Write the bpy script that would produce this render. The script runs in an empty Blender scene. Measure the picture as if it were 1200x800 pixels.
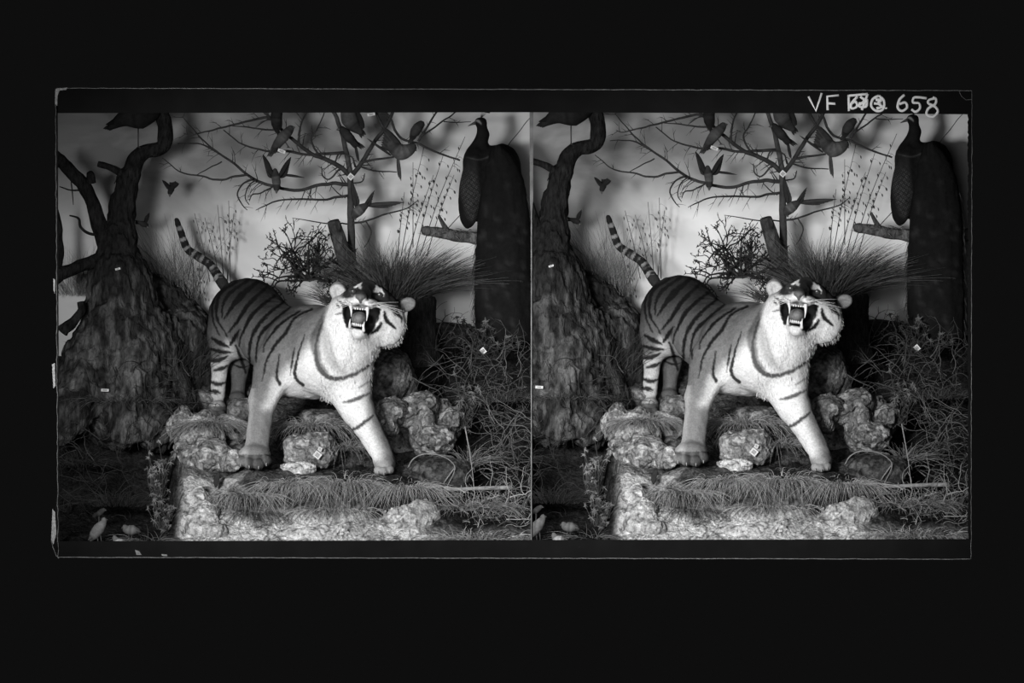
import bpy, bmesh, math, random
import numpy as np

# ------------------------------------------------------------------ units
K = 1.0 / 200.0          # metres per unit of plan drawing
D = 100.0                # camera distance to the front of the plate
SHIFT = (514.5 * K, 0.0, 3.5 * K)   # the second diorama stands this far from the first
SPAN = {'left': ((66.5 - 600) * K, (622.0 - 600) * K),
        'right': ((624.5 - 600) * K, (1135.5 - 600) * K)}   # at the front; the sides splay a little towards the back
TOPZ = (400 - 116) * K
BOTZ = (400 - 645) * K
rnd = random.Random(7)
nrs = np.random.RandomState(3)

sc = bpy.context.scene
COL = sc.collection

# ------------------------------------------------------------------ camera
cam_d = bpy.data.cameras.new('camera')
cam_d.sensor_width = 36.0
cam_d.lens = 36.0 * D / (1200 * K)
cam_d.clip_start = 1.0
cam_d.clip_end = 400.0
cam = bpy.data.objects.new('camera', cam_d)
cam.location = (0, -D, 0)
cam.rotation_euler = (math.pi / 2, 0, 0)
COL.objects.link(cam)
sc.camera = cam

# ------------------------------------------------------------------ world, exposure
w = bpy.data.worlds.new('world')
sc.world = w
w.use_nodes = True
w.node_tree.nodes['Background'].inputs[0].default_value = (1, 1, 1, 1)
w.node_tree.nodes['Background'].inputs[1].default_value = 0.0044
sc.view_settings.view_transform = 'Standard'
sc.view_settings.look = 'None'
sc.view_settings.exposure = 0.0
sc.view_settings.gamma = 1.0
sc.view_settings.use_curve_mapping = False


def to_world(a):
    a = np.asarray(a, dtype=np.float64)
    d = a[..., 2] * K
    s = 1.0 + d / D
    return np.stack([(a[..., 0] - 600) * K * s, d, (400 - a[..., 1]) * K * s], -1)


from mathutils import Vector


def spot(name, src, dst, watts, cone, blend, radius):
    l = bpy.data.lights.new(name, 'SPOT')
    l.energy = watts
    l.spot_size = math.radians(cone)
    l.spot_blend = blend
    l.shadow_soft_size = radius
    o = bpy.data.objects.new(name, l)
    COL.objects.link(o)
    s = Vector(src)
    o.location = s
    o.rotation_euler = (Vector(dst) - s).to_track_quat('-Z', 'Y').to_euler()
    return o


KEY_W = 3700
for sx in (0.0, SHIFT[0]):
    tgt = to_world((385, 440, 130))
    tgt = (tgt[0] + sx, tgt[1], tgt[2])
    src = (tgt[0] - 2.7, tgt[1] - 8.4, tgt[2] + 0.8)
    spot('flash_lamp', src, tgt, KEY_W, 30, 1.0, 0.7)
fl_d = bpy.data.lights.new('fill_lamp', 'AREA')
fl_d.energy = 190
fl_d.size = 4.0
fl_o = bpy.data.objects.new('fill_lamp', fl_d)
fl_o.location = (0, -14, 0.6)
fl_o.rotation_euler = (math.pi / 2, 0, 0)
COL.objects.link(fl_o)

# ------------------------------------------------------------------ numpy noise


def _hash(ix, iy, iz, seed):
    h = (ix * 374761393 + iy * 668265263 + iz * 1440662683 + seed * 974634777) & 0xFFFFFFFF
    h = ((h ^ (h >> 13)) * 1274126177) & 0xFFFFFFFF
    h = (h ^ (h >> 16)) & 0xFFFF
    return h / 32767.5 - 1.0


def vnoise(p, scale, seed=0):
    q = np.asarray(p, dtype=np.float64) / scale
    i = np.floor(q).astype(np.int64)
    f = q - i
    f = f * f * (3 - 2 * f)
    r = 0
    for dx in (0, 1):
        wx = f[..., 0] if dx else 1 - f[..., 0]
        for dy in (0, 1):
            wy = f[..., 1] if dy else 1 - f[..., 1]
            for dz in (0, 1):
                wz = f[..., 2] if dz else 1 - f[..., 2]
                r = r + wx * wy * wz * _hash(i[..., 0] + dx, i[..., 1] + dy, i[..., 2] + dz, seed)
    return r


def fbm(p, scale, seed=0, octv=4):
    r = 0
    a = 1.0
    for o in range(octv):
        r = r + a * vnoise(p, scale / 2 ** o, seed + o * 17)
        a *= 0.5
    return r


def sstep(a, b, x):
    t = np.clip((x - a) / (b - a), 0, 1)
    return t * t * (3 - 2 * t)


# ------------------------------------------------------------------ materials
MATS = {}


def mat(name, grey=None, attr=False, rough=0.9, spec=0.1, nscale=0.0, namp=0.0, bscale=0.0, bstr=0.0,
        stretch=(1, 1, 1), bdist=0.01):
    if name in MATS:
        return MATS[name]
    m = bpy.data.materials.new(name)
    m.use_nodes = True
    nt = m.node_tree
    b = nt.nodes['Principled BSDF']
    b.inputs['Roughness'].default_value = rough
    b.inputs['Specular IOR Level'].default_value = spec
    tc = nt.nodes.new('ShaderNodeTexCoord')
    mp = nt.nodes.new('ShaderNodeMapping')
    mp.inputs['Scale'].default_value = stretch
    nt.links.new(tc.outputs['Object'], mp.inputs['Vector'])
    src = None
    if attr:
        a = nt.nodes.new('ShaderNodeAttribute')
        a.attribute_name = 'shade'
        src = a.outputs['Color']
    if namp > 0:
        n = nt.nodes.new('ShaderNodeTexNoise')
        n.inputs['Scale'].default_value = nscale
        n.inputs['Detail'].default_value = 6
        n.inputs['Roughness'].default_value = 0.65
        nt.links.new(mp.outputs[0], n.inputs['Vector'])
        mr = nt.nodes.new('ShaderNodeMapRange')
        mr.inputs['From Min'].default_value = 0.25
        mr.inputs['From Max'].default_value = 0.75
        mr.inputs['To Min'].default_value = 1 - namp
        mr.inputs['To Max'].default_value = 1 + namp
        nt.links.new(n.outputs[0], mr.inputs['Value'])
        mx = nt.nodes.new('ShaderNodeMix')
        mx.data_type = 'RGBA'
        mx.blend_type = 'MULTIPLY'
        mx.inputs[0].default_value = 1.0
        if src is not None:
            nt.links.new(src, mx.inputs[6])
        else:
            mx.inputs[6].default_value = (grey, grey, grey, 1)
        nt.links.new(mr.outputs[0], mx.inputs[7])
        src = mx.outputs[2]
    if src is not None:
        nt.links.new(src, b.inputs['Base Color'])
    else:
        b.inputs['Base Color'].default_value = (grey, grey, grey, 1)
    if bstr > 0:
        n2 = nt.nodes.new('ShaderNodeTexNoise')
        n2.inputs['Scale'].default_value = bscale
        n2.inputs['Detail'].default_value = 5
        nt.links.new(mp.outputs[0], n2.inputs['Vector'])
        bp = nt.nodes.new('ShaderNodeBump')
        bp.inputs['Strength'].default_value = bstr
        bp.inputs['Distance'].default_value = bdist
        nt.links.new(n2.outputs[0], bp.inputs['Height'])
        nt.links.new(bp.outputs[0], b.inputs['Normal'])
    MATS[name] = m
    return m


M_BLACK = mat('matte_black_cloth', 0.03, rough=1, spec=0.0, nscale=3, namp=0.15)
M_EMUL = mat('black_emulsion', 0.0088, rough=0.8, spec=0.05, nscale=6, namp=0.25)
M_EDGE = mat('ground_glass_edge', 0.22, rough=0.5, spec=0.3, nscale=40, namp=0.9)
M_INK = mat('white_ink', 1.0, rough=0.8, nscale=60, namp=0.1)
M_FUR = mat('tiger_fur', attr=True, rough=0.95, spec=0.02, nscale=95, namp=0.3, bscale=130, bstr=0.4, bdist=0.006)
M_TOOTH = mat('ivory_tooth', 0.78, rough=0.35, spec=0.4, nscale=30, namp=0.08)
M_TONGUE = mat('tongue_flesh', 0.2, rough=0.5, spec=0.3, nscale=60, namp=0.3, bscale=120, bstr=0.4)
M_MOUTH = mat('dark_lip', 0.02, rough=0.35, spec=0.4, nscale=30, namp=0.2)
M_NOSE = mat('nose_leather', 0.13, rough=0.5, spec=0.35, nscale=80, namp=0.3, bscale=150, bstr=0.3)
M_EYE = mat('glass_eye', 0.05, rough=0.1, spec=0.6, nscale=10, namp=0.1)
M_CLAW = mat('horn_claw', 0.4, rough=0.4, spec=0.4, nscale=30, namp=0.1)
M_WHISK = mat('whisker_hair', 0.75, rough=0.6, nscale=30, namp=0.05)
M_BARK = mat('old_bark', attr=True, rough=1.0, spec=0.02, nscale=50, namp=0.85, bscale=70, bstr=1.0, stretch=(1, 1, 0.35), bdist=0.02)
M_TWIG = mat('twig_bark', attr=True, rough=0.9, spec=0.08, nscale=50, namp=0.4, bscale=90, bstr=0.4)
M_STRAW = mat('dry_grass', attr=True, rough=0.85, spec=0.1, nscale=25, namp=0.25)
M_ROCK = mat('lichen_rock', attr=True, rough=0.95, spec=0.08, nscale=55, namp=0.85, bscale=50, bstr=1.0, bdist=0.02)
M_SOIL = mat('plaster_soil', attr=True, rough=1, spec=0.04, nscale=60, namp=0.8, bscale=55, bstr=1.0, bdist=0.02)
M_PLUME = mat('dark_plumage', attr=True, rough=0.8, spec=0.05, nscale=40, namp=0.3, bscale=60, bstr=0.3)
M_BEAK = mat('horn_beak', 0.05, rough=0.5, spec=0.3, nscale=40, namp=0.1)
M_PAPER = mat('paper_label', 0.62, rough=0.9, nscale=60, namp=0.12)
M_PRINT = mat('label_ink', 0.08, rough=0.9, nscale=60, namp=0.12)


def backdrop_material():
    m = bpy.data.materials.new('painted_backdrop')
    m.use_nodes = True
    nt = m.node_tree
    b = nt.nodes['Principled BSDF']
    b.inputs['Roughness'].default_value = 0.95
    b.inputs['Specular IOR Level'].default_value = 0.05
    tc = nt.nodes.new('ShaderNodeTexCoord')
    mp = nt.nodes.new('ShaderNodeMapping')
    mp.inputs['Scale'].default_value = (0.7, 1, 1.7)
    nt.links.new(tc.outputs['Object'], mp.inputs['Vector'])
    n = nt.nodes.new('ShaderNodeTexNoise')
    n.inputs['Scale'].default_value = 1.5
    n.inputs['Detail'].default_value = 5
    n.inputs['Roughness'].default_value = 0.5
    n.inputs['Distortion'].default_value = 0.6
    nt.links.new(mp.outputs[0], n.inputs['Vector'])
    cr = nt.nodes.new('ShaderNodeValToRGB')
    cr.color_ramp.elements[0].position = 0.0
    cr.color_ramp.elements[0].color = (0.22, 0.22, 0.22, 1)
    cr.color_ramp.elements[1].position = 1.0
    cr.color_ramp.elements[1].color = (0.72, 0.72, 0.72, 1)
    # painted clouds, plus a light gradient put into the colour: paler low down and rightwards
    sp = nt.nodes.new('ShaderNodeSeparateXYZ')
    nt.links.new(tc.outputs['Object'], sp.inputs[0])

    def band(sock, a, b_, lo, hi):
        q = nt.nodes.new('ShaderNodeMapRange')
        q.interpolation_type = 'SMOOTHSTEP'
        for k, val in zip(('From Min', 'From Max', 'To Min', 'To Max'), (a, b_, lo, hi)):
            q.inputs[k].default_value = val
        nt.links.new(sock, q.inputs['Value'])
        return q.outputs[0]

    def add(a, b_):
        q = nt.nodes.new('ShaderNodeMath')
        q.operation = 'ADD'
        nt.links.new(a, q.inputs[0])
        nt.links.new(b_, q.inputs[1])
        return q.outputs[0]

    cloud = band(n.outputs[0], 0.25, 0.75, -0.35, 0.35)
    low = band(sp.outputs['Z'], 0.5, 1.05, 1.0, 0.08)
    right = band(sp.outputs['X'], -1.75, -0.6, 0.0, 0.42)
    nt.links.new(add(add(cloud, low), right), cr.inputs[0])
    nt.links.new(cr.outputs[0], b.inputs['Base Color'])
    return m


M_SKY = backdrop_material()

# ------------------------------------------------------------------ object plumbing
THINGS = []     # everything of the first diorama, copied into the second at the end


def link(name, data):
    o = bpy.data.objects.new(name, data)
    COL.objects.link(o)
    return o


class MB:
    """collects shapes for ONE mesh, in drawing units (x right, y down, d into depth)"""

    def __init__(self):
        self.v = []
        self.f = []
        self.c = []
        self.n = 0

    def add(self, verts, faces, shade):
        verts = np.asarray(verts, dtype=np.float64).reshape(-1, 3)
        self.v.append(verts)
        n0 = self.n
        for fc in faces:
            self.f.append([i + n0 for i in fc])
        if np.isscalar(shade):
            shade = np.full(len(verts), shade)
        self.c.append(np.asarray(shade, dtype=np.float64))
        self.n += len(verts)

    def tube(self, pts, rad, shade, sides=6, cap=True, flat=1.0):
        pts = np.asarray(pts, dtype=np.float64)
        m = len(pts)
        rad = np.broadcast_to(np.asarray(rad, dtype=np.float64), (m,))
        t = np.gradient(pts, axis=0)
        t /= np.linalg.norm(t, axis=1)[:, None] + 1e-9
        ref = np.array([0.13, 0.21, 0.97])
        u = np.cross(t, ref)
        u /= np.linalg.norm(u, axis=1)[:, None] + 1e-9
        v = np.cross(t, u)
        a = np.arange(sides) / sides * 2 * math.pi
        ring = pts[:, None, :] + rad[:, None, None] * (np.cos(a)[None, :, None] * u[:, None, :]
                                                      + flat * np.sin(a)[None, :, None] * v[:, None, :])
        fs = []
        for i in range(m - 1):
            for j in range(sides):
                k = (j + 1) % sides
                fs.append((i * sides + j, i * sides + k, (i + 1) * sides + k, (i + 1) * sides + j))
        if cap:
            fs.append(tuple(range(sides))[::-1])
            fs.append(tuple((m - 1) * sides + j for j in range(sides)))
        if not np.isscalar(shade):
            shade = np.repeat(np.asarray(shade), sides)
        self.add(ring.reshape(-1, 3), fs, shade)

    def strand(self, p, dirv, length, bend, r, shade, seg=5, sides=3):
        p = np.array(p, dtype=np.float64)
        dv = np.array(dirv, dtype=np.float64)
        dv /= np.linalg.norm(dv) + 1e-9
        t = np.linspace(0, 1, seg)
        b = np.asarray(bend, dtype=np.float64)
        pts = p + dv * (t * length)[:, None] + b * ((t ** 2) * length)[:, None]
        self.tube(pts, r * (1 - 0.8 * t), shade, sides, cap=False)

    def ellipsoid(self, c, r, shade, nu=12, nv=8):
        vs = []
        fs = []
        for i in range(nv + 1):
            th = math.pi * i / nv
            for j in range(nu):
                ph = 2 * math.pi * j / nu
                vs.append((c[0] + r[0] * math.sin(th) * math.cos(ph), c[1] + r[1] * math.cos(th),
                           c[2] + r[2] * math.sin(th) * math.sin(ph)))
        for i in range(nv):
            for j in range(nu):
                k = (j + 1) % nu
                fs.append((i * nu + j, (i + 1) * nu + j, (i + 1) * nu + k, i * nu + k))
        self.add(vs, fs, shade)

    def build(self, name, material, parent=None, smooth=True):
        v = to_world(np.concatenate(self.v))
        if parent is not None:
            v = v - np.array(world_base(parent))
        me = bpy.data.meshes.new(name)
        me.from_pydata(v.tolist(), [], self.f)
        c = np.concatenate(self.c)
        at = me.attributes.new('shade', 'FLOAT_COLOR', 'POINT')
        buf = np.ones((len(c), 4), dtype=np.float32)
        buf[:, :3] = c[:, None]
        at.data.foreach_set('color', buf.ravel())
        if smooth:
            me.polygons.foreach_set('use_smooth', [True] * len(me.polygons))
        me.materials.append(material)
        me.update()
        o = link(name, me)
        if parent is not None:
            o.parent = parent
        return o


def world_base(o):
    p = Vector((0, 0, 0))
    while o is not None:
        p = p + Vector(o.location)
        o = o.parent
    return p


def thing(name, label, cat, base, group=None):
    o = link(name, None)
    o.empty_display_size = 0.05
    o.location = to_world(base)
    o['label'] = label
    o['category'] = cat
    if group:
        o['group'] = group
    THINGS.append(o)
    return o


def tag(o, label, cat, group=None, kind=None):
    o['label'] = label
    o['category'] = cat
    if group:
        o['group'] = group
    if kind:
        o['kind'] = kind
    THINGS.append(o)
    return o


# ------------------------------------------------------------------ implicit surfaces


class Field:
    def __init__(self, lo, hi, h):
        self.lo = np.array(lo, float)
        self.h = h
        self.n = np.ceil((np.array(hi) - self.lo) / h).astype(int) + 1
        self.F = np.full(self.n, 60.0, dtype=np.float32)

    def _box(self, lo, hi):
        i0 = np.clip(np.floor((lo - self.lo) / self.h).astype(int), 0, self.n)
        i1 = np.clip(np.ceil((hi - self.lo) / self.h).astype(int) + 1, 0, self.n)
        ax = [self.lo[k] + np.arange(i0[k], i1[k]) * self.h for k in range(3)]
        X, Y, Z = np.meshgrid(*ax, indexing='ij')
        return tuple(slice(i0[k], i1[k]) for k in range(3)), X, Y, Z

    def _merge(self, sl, g, k, sub):
        f = self.F[sl]
        if sub:
            a = f
            b = -g
            h = np.clip(k - np.abs(a - b), 0, None) / k
            self.F[sl] = np.maximum(a, b) + h * h * k * 0.25
        else:
            h = np.clip(k - np.abs(f - g), 0, None) / k
            self.F[sl] = np.minimum(f, g) - h * h * k * 0.25

    def cone(self, a, ra, b, rb, k=6, sub=False):
        a = np.array(a, float)
        b = np.array(b, float)
        pad = max(ra, rb) + k + 6
        sl, X, Y, Z = self._box(np.minimum(a, b) - pad, np.maximum(a, b) + pad)
        ab = b - a
        t = np.clip(((X - a[0]) * ab[0] + (Y - a[1]) * ab[1] + (Z - a[2]) * ab[2]) / (ab @ ab), 0, 1)
        g = np.sqrt((X - a[0] - t * ab[0]) ** 2 + (Y - a[1] - t * ab[1]) ** 2 + (Z - a[2] - t * ab[2]) ** 2) - (ra + (rb - ra) * t)
        self._merge(sl, g.astype(np.float32), k, sub)

    def ell(self, c, r, k=6, sub=False, rot=0.0):
        c = np.array(c, float)
        r = np.array(r, float)
        pad = r.max() + k + 6
        sl, X, Y, Z = self._box(c - pad, c + pad)
        dx, dy, dz = X - c[0], Y - c[1], Z - c[2]
        if rot:
            cs, sn = math.cos(rot), math.sin(rot)
            dx, dy = cs * dx + sn * dy, -sn * dx + cs * dy
        k0 = np.sqrt((dx / r[0]) ** 2 + (dy / r[1]) ** 2 + (dz / r[2]) ** 2)
        k1 = np.sqrt((dx / r[0] ** 2) ** 2 + (dy / r[1] ** 2) ** 2 + (dz / r[2] ** 2) ** 2) + 1e-6
        g = k0 * (k0 - 1) / k1
        g = np.where(k0 < 1e-3, -r.min(), g)
        self._merge(sl, g.astype(np.float32), k, sub)

    def noise(self, fn, band=14):
        idx = np.argwhere(np.abs(self.F) < band)
        p = self.lo + idx * self.h
        self.F[idx[:, 0], idx[:, 1], idx[:, 2]] += fn(p).astype(np.float32)

    def mesh(self):
        F = self.F
        ins = F < 0
        cnt = np.zeros(np.array(F.shape) - 1, dtype=np.int8)
        for dx in (0, 1):
            for dy in (0, 1):
                for dz in (0, 1):
                    cnt += ins[dx:dx + F.shape[0] - 1, dy:dy + F.shape[1] - 1, dz:dz + F.shape[2] - 1]
        cells = np.argwhere((cnt > 0) & (cnt < 8))
        idm = np.full(cnt.shape, -1, dtype=np.int64)
        idm[cells[:, 0], cells[:, 1], cells[:, 2]] = np.arange(len(cells))
        off = [(a, b, c) for a in (0, 1) for b in (0, 1) for c in (0, 1)]
        val = {o: F[cells[:, 0] + o[0], cells[:, 1] + o[1], cells[:, 2] + o[2]] for o in off}
        acc = np.zeros((len(cells), 3))
        n = np.zeros(len(cells))
        for o in off:
            for ax in range(3):
                if o[ax] == 0:
                    q = list(o)
                    q[ax] = 1
                    q = tuple(q)
                    a, b = val[o], val[q]
                    m = (a < 0) != (b < 0)
                    t = np.where(m, a / np.where(m, a - b, 1), 0)
                    pt = np.tile(np.array(o, float), (len(cells), 1))
                    pt[:, ax] = t
                    acc += pt * m[:, None]
                    n += m
        verts = self.lo + (cells + acc / n[:, None]) * self.h
        faces = []
        for ax in range(3):
            o1, o2 = [(1, 2), (2, 0), (0, 1)][ax]
            sl0 = [slice(None)] * 3
            sl1 = [slice(None)] * 3
            sl0[ax] = slice(0, -1)
            sl1[ax] = slice(1, None)
            A = ins[tuple(sl0)]
            B = ins[tuple(sl1)]
            ch = np.argwhere(A != B)
            ok = (ch[:, o1] > 0) & (ch[:, o2] > 0) & (ch[:, o1] < cnt.shape[o1]) & (ch[:, o2] < cnt.shape[o2])
            ch = ch[ok]
            fl = A[ch[:, 0], ch[:, 1], ch[:, 2]]
            q = []
            for (s1, s2) in ((-1, -1), (0, -1), (0, 0), (-1, 0)):
                c = ch.copy()
                c[:, o1] += s1
                c[:, o2] += s2
                q.append(idm[c[:, 0], c[:, 1], c[:, 2]])
            q = np.stack(q, 1)
            # image y runs down, so the winding is mirrored
            q = np.where(fl[:, None], q[:, ::-1], q)
            faces.append(q)
        faces = np.concatenate(faces)
        faces = faces[(faces >= 0).all(1)]
        return verts, faces


def relax(v, f, it=1, lam=0.5):
    for _ in range(it):
        s = np.zeros_like(v)
        n = np.zeros(len(v))
        for a in range(4):
            np.add.at(s, f[:, a], v[f[:, (a + 1) % 4]] + v[f[:, (a + 3) % 4]])
            np.add.at(n, f[:, a], 2)
        v = v + lam * (s / np.maximum(n, 1)[:, None] - v)
    return v


def poly_mask(x, y, poly, soft):
    """soft inside-mask of a closed outline"""
    poly = np.asarray(poly, float)
    ins = np.zeros(x.shape, bool)
    dist = np.full(x.shape, 1e9)
    for i in range(len(poly)):
        x0, y0 = poly[i]
        x1, y1 = poly[(i + 1) % len(poly)]
        ins ^= ((y0 > y) != (y1 > y)) & (x < (x1 - x0) * (y - y0) / (y1 - y0 + 1e-9) + x0)
        dx, dy = x1 - x0, y1 - y0
        t = np.clip(((x - x0) * dx + (y - y0) * dy) / (dx * dx + dy * dy + 1e-9), 0, 1)
        dist = np.minimum(dist, np.hypot(x - x0 - t * dx, y - y0 - t * dy))
    sd = np.where(ins, dist, -dist)
    return sstep(-soft, soft, sd)


def line_mask(x, y, pts, w0, w1, w2, soft=1.0):
    """stripe along a polyline with half-width going w0 -> w1 (middle) -> w2"""
    pts = catmull(np.asarray(pts, float), 4)
    seg = np.hypot(*np.diff(pts, axis=0).T)
    cum = np.concatenate([[0], np.cumsum(seg)])
    best = np.full(x.shape, -1e9)
    for i in range(len(pts) - 1):
        x0, y0 = pts[i]
        dx, dy = pts[i + 1] - pts[i]
        t = np.clip(((x - x0) * dx + (y - y0) * dy) / (dx * dx + dy * dy + 1e-9), 0, 1)
        dd = np.hypot(x - x0 - t * dx, y - y0 - t * dy)
        s = (cum[i] + t * seg[i]) / cum[-1]
        ww = np.where(s < 0.5, w0 + (w1 - w0) * s * 2, w1 + (w2 - w1) * (s * 2 - 1))
        best = np.maximum(best, ww - dd)
    return sstep(-soft, soft, best)


def catmull(p, sub=5):
    p = np.asarray(p, float)
    if len(p) < 3:
        t = np.linspace(0, 1, sub + 1)[:, None]
        return p[0] + (p[1] - p[0]) * t
    q = np.concatenate([[2 * p[0] - p[1]], p, [2 * p[-1] - p[-2]]])
    out = []
    for i in range(1, len(q) - 2):
        for s in range(sub):
            t = s / sub
            out.append(0.5 * (2 * q[i] + (q[i + 1] - q[i - 1]) * t + (2 * q[i - 1] - 5 * q[i] + 4 * q[i + 1] - q[i + 2]) * t * t
                              + (3 * q[i] - q[i - 1] - 3 * q[i + 1] + q[i + 2]) * t ** 3))
    out.append(p[-1])
    return np.array(out)


# ------------------------------------------------------------------ ground shape
PL_D = [-20, 0, 40, 120, 200, 260, 320, 380, 430]
PL_Y = [650, 641, 634, 622, 596, 550, 500, 450, 420]
PC_D = [-20, 8, 40, 70, 90, 130, 180, 230, 300, 350, 430]
PC_Y = [652, 634, 612, 585, 563, 550, 536, 515, 489, 455, 392]
PR_D = [-20, 8, 60, 110, 150, 210, 260, 310, 360, 430]
PR_Y = [652, 634, 612, 585, 570, 540, 500, 455, 410, 392]


def ground_base(x, d):
    yl = np.interp(d, PL_D, PL_Y)
    yc = np.interp(d, PC_D, PC_Y)
    yr = np.interp(d, PR_D, PR_Y)
    edge = 206 + 7 * np.sin(d * 0.06) + 5 * np.sin(d * 0.17 + 2)
    a = sstep(-8, 10, x - edge)
    b = sstep(490, 560, x)
    y = yl * (1 - a) + yc * a
    y = y * (1 - b) + yr * b
    # paws stand on levelled spots
    for (px, pd, py, pr) in ((297, 108, 549, 26), (451, 100, 556, 22), (256, 296, 490, 22), (279, 330, 470, 16)):
        g = np.exp(-((x - px) ** 2 + (d - pd) ** 2) / (pr * pr))
        y = y * (1 - g) + py * g
    # dark mossy bank between the old tree and the tiger
    y = y - 95 * np.exp(-((x - 190) / 55) ** 2 - ((d - 400) / 70) ** 2)
    return y


def ground_y(x, d):
    x = np.asarray(x, float)
    d = np.asarray(d, float)
    p = np.stack([x, x * 0, d], -1)
    y = ground_base(x, d)
    nf = 1.0
    for (px, pd, pr) in ((297, 108, 26), (451, 100, 22), (256, 296, 20)):
        nf = nf * (1 - 0.85 * np.exp(-((x - px) ** 2 + (d - pd) ** 2) / (pr * pr)))
    return y + nf * (5.5 * fbm(p, 42, 5, 3) + 3.0 * np.abs(vnoise(p, 11, 9)) + 1.6 * vnoise(p, 5, 12))


def build_ground():
    xs = np.arange(60, 634, 2.0)
    ds = np.arange(-14, 431, 2.0)
    X, Dd = np.meshgrid(xs, ds, indexing='ij')
    Y = ground_y(X, Dd)
    p3 = np.stack([X, Y, Dd], -1)
    nx, nd = X.shape
    # true colours: pale plaster bank in front, dark moss elsewhere
    front = sstep(66, 34, Dd + 10 * vnoise(p3, 30, 61)) * sstep(202, 222, X) * sstep(565, 470, X)
    mid = sstep(200, 225, X) * sstep(520, 470, X)
    sh = 0.02 + 0.06 * mid + 0.68 * front
    sh += 0.10 * sstep(545, 520, X) * sstep(205, 215, X) * sstep(300, 270, X) * sstep(330, 200, Dd)
    sh += 0.13 * sstep(60, 30, Dd) * sstep(500, 540, X)
    sh += 0.26 * sstep(300, 262, X) * sstep(208, 220, X) * sstep(118, 96, Dd) * sstep(20, 44, Dd) * (0.5 + 0.5 * sstep(-0.2, 0.3, vnoise(p3, 12, 90)))
    crack = sstep(0.16, 0.02, np.abs(fbm(p3, 16, 31, 3)))
    sh = sh * (1 - 0.75 * crack)
    moss = sstep(0.0, 0.5, fbm(p3, 34, 77, 4))
    sh = sh * (1 - 0.7 * moss * (1 - 0.45 * front))
    sh = np.clip(sh, 0.012, 0.7)
    mb = MB()
    fs = []
    for i in range(nx - 1):
        for j in range(nd - 1):
            a = i * nd + j
            fs.append((a, a + nd, a + nd + 1, a + 1))
    # skirt closes the front of the block
    mb.add(p3.reshape(-1, 3), fs, sh.ravel())
    sk = np.stack([xs, Y[:, 0], np.full(nx, ds[0])], -1)
    sk2 = sk.copy()
    sk2[:, 1] = 662
    mb.add(np.concatenate([sk, sk2]), [(i, i + nx, i + nx + 1, i + 1) for i in range(nx - 1)], 0.1)
    o = mb.build('floor', M_SOIL)
    o['kind'] = 'structure'
    THINGS.append(o)


build_ground()

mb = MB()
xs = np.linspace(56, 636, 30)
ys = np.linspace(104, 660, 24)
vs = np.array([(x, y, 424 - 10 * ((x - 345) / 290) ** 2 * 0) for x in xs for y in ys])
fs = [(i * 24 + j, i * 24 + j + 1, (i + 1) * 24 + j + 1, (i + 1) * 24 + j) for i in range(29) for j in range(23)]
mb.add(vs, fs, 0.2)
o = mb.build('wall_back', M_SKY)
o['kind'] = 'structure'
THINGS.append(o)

S = '{S}'   # filled with "in the left picture" / "in the right picture"


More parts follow.
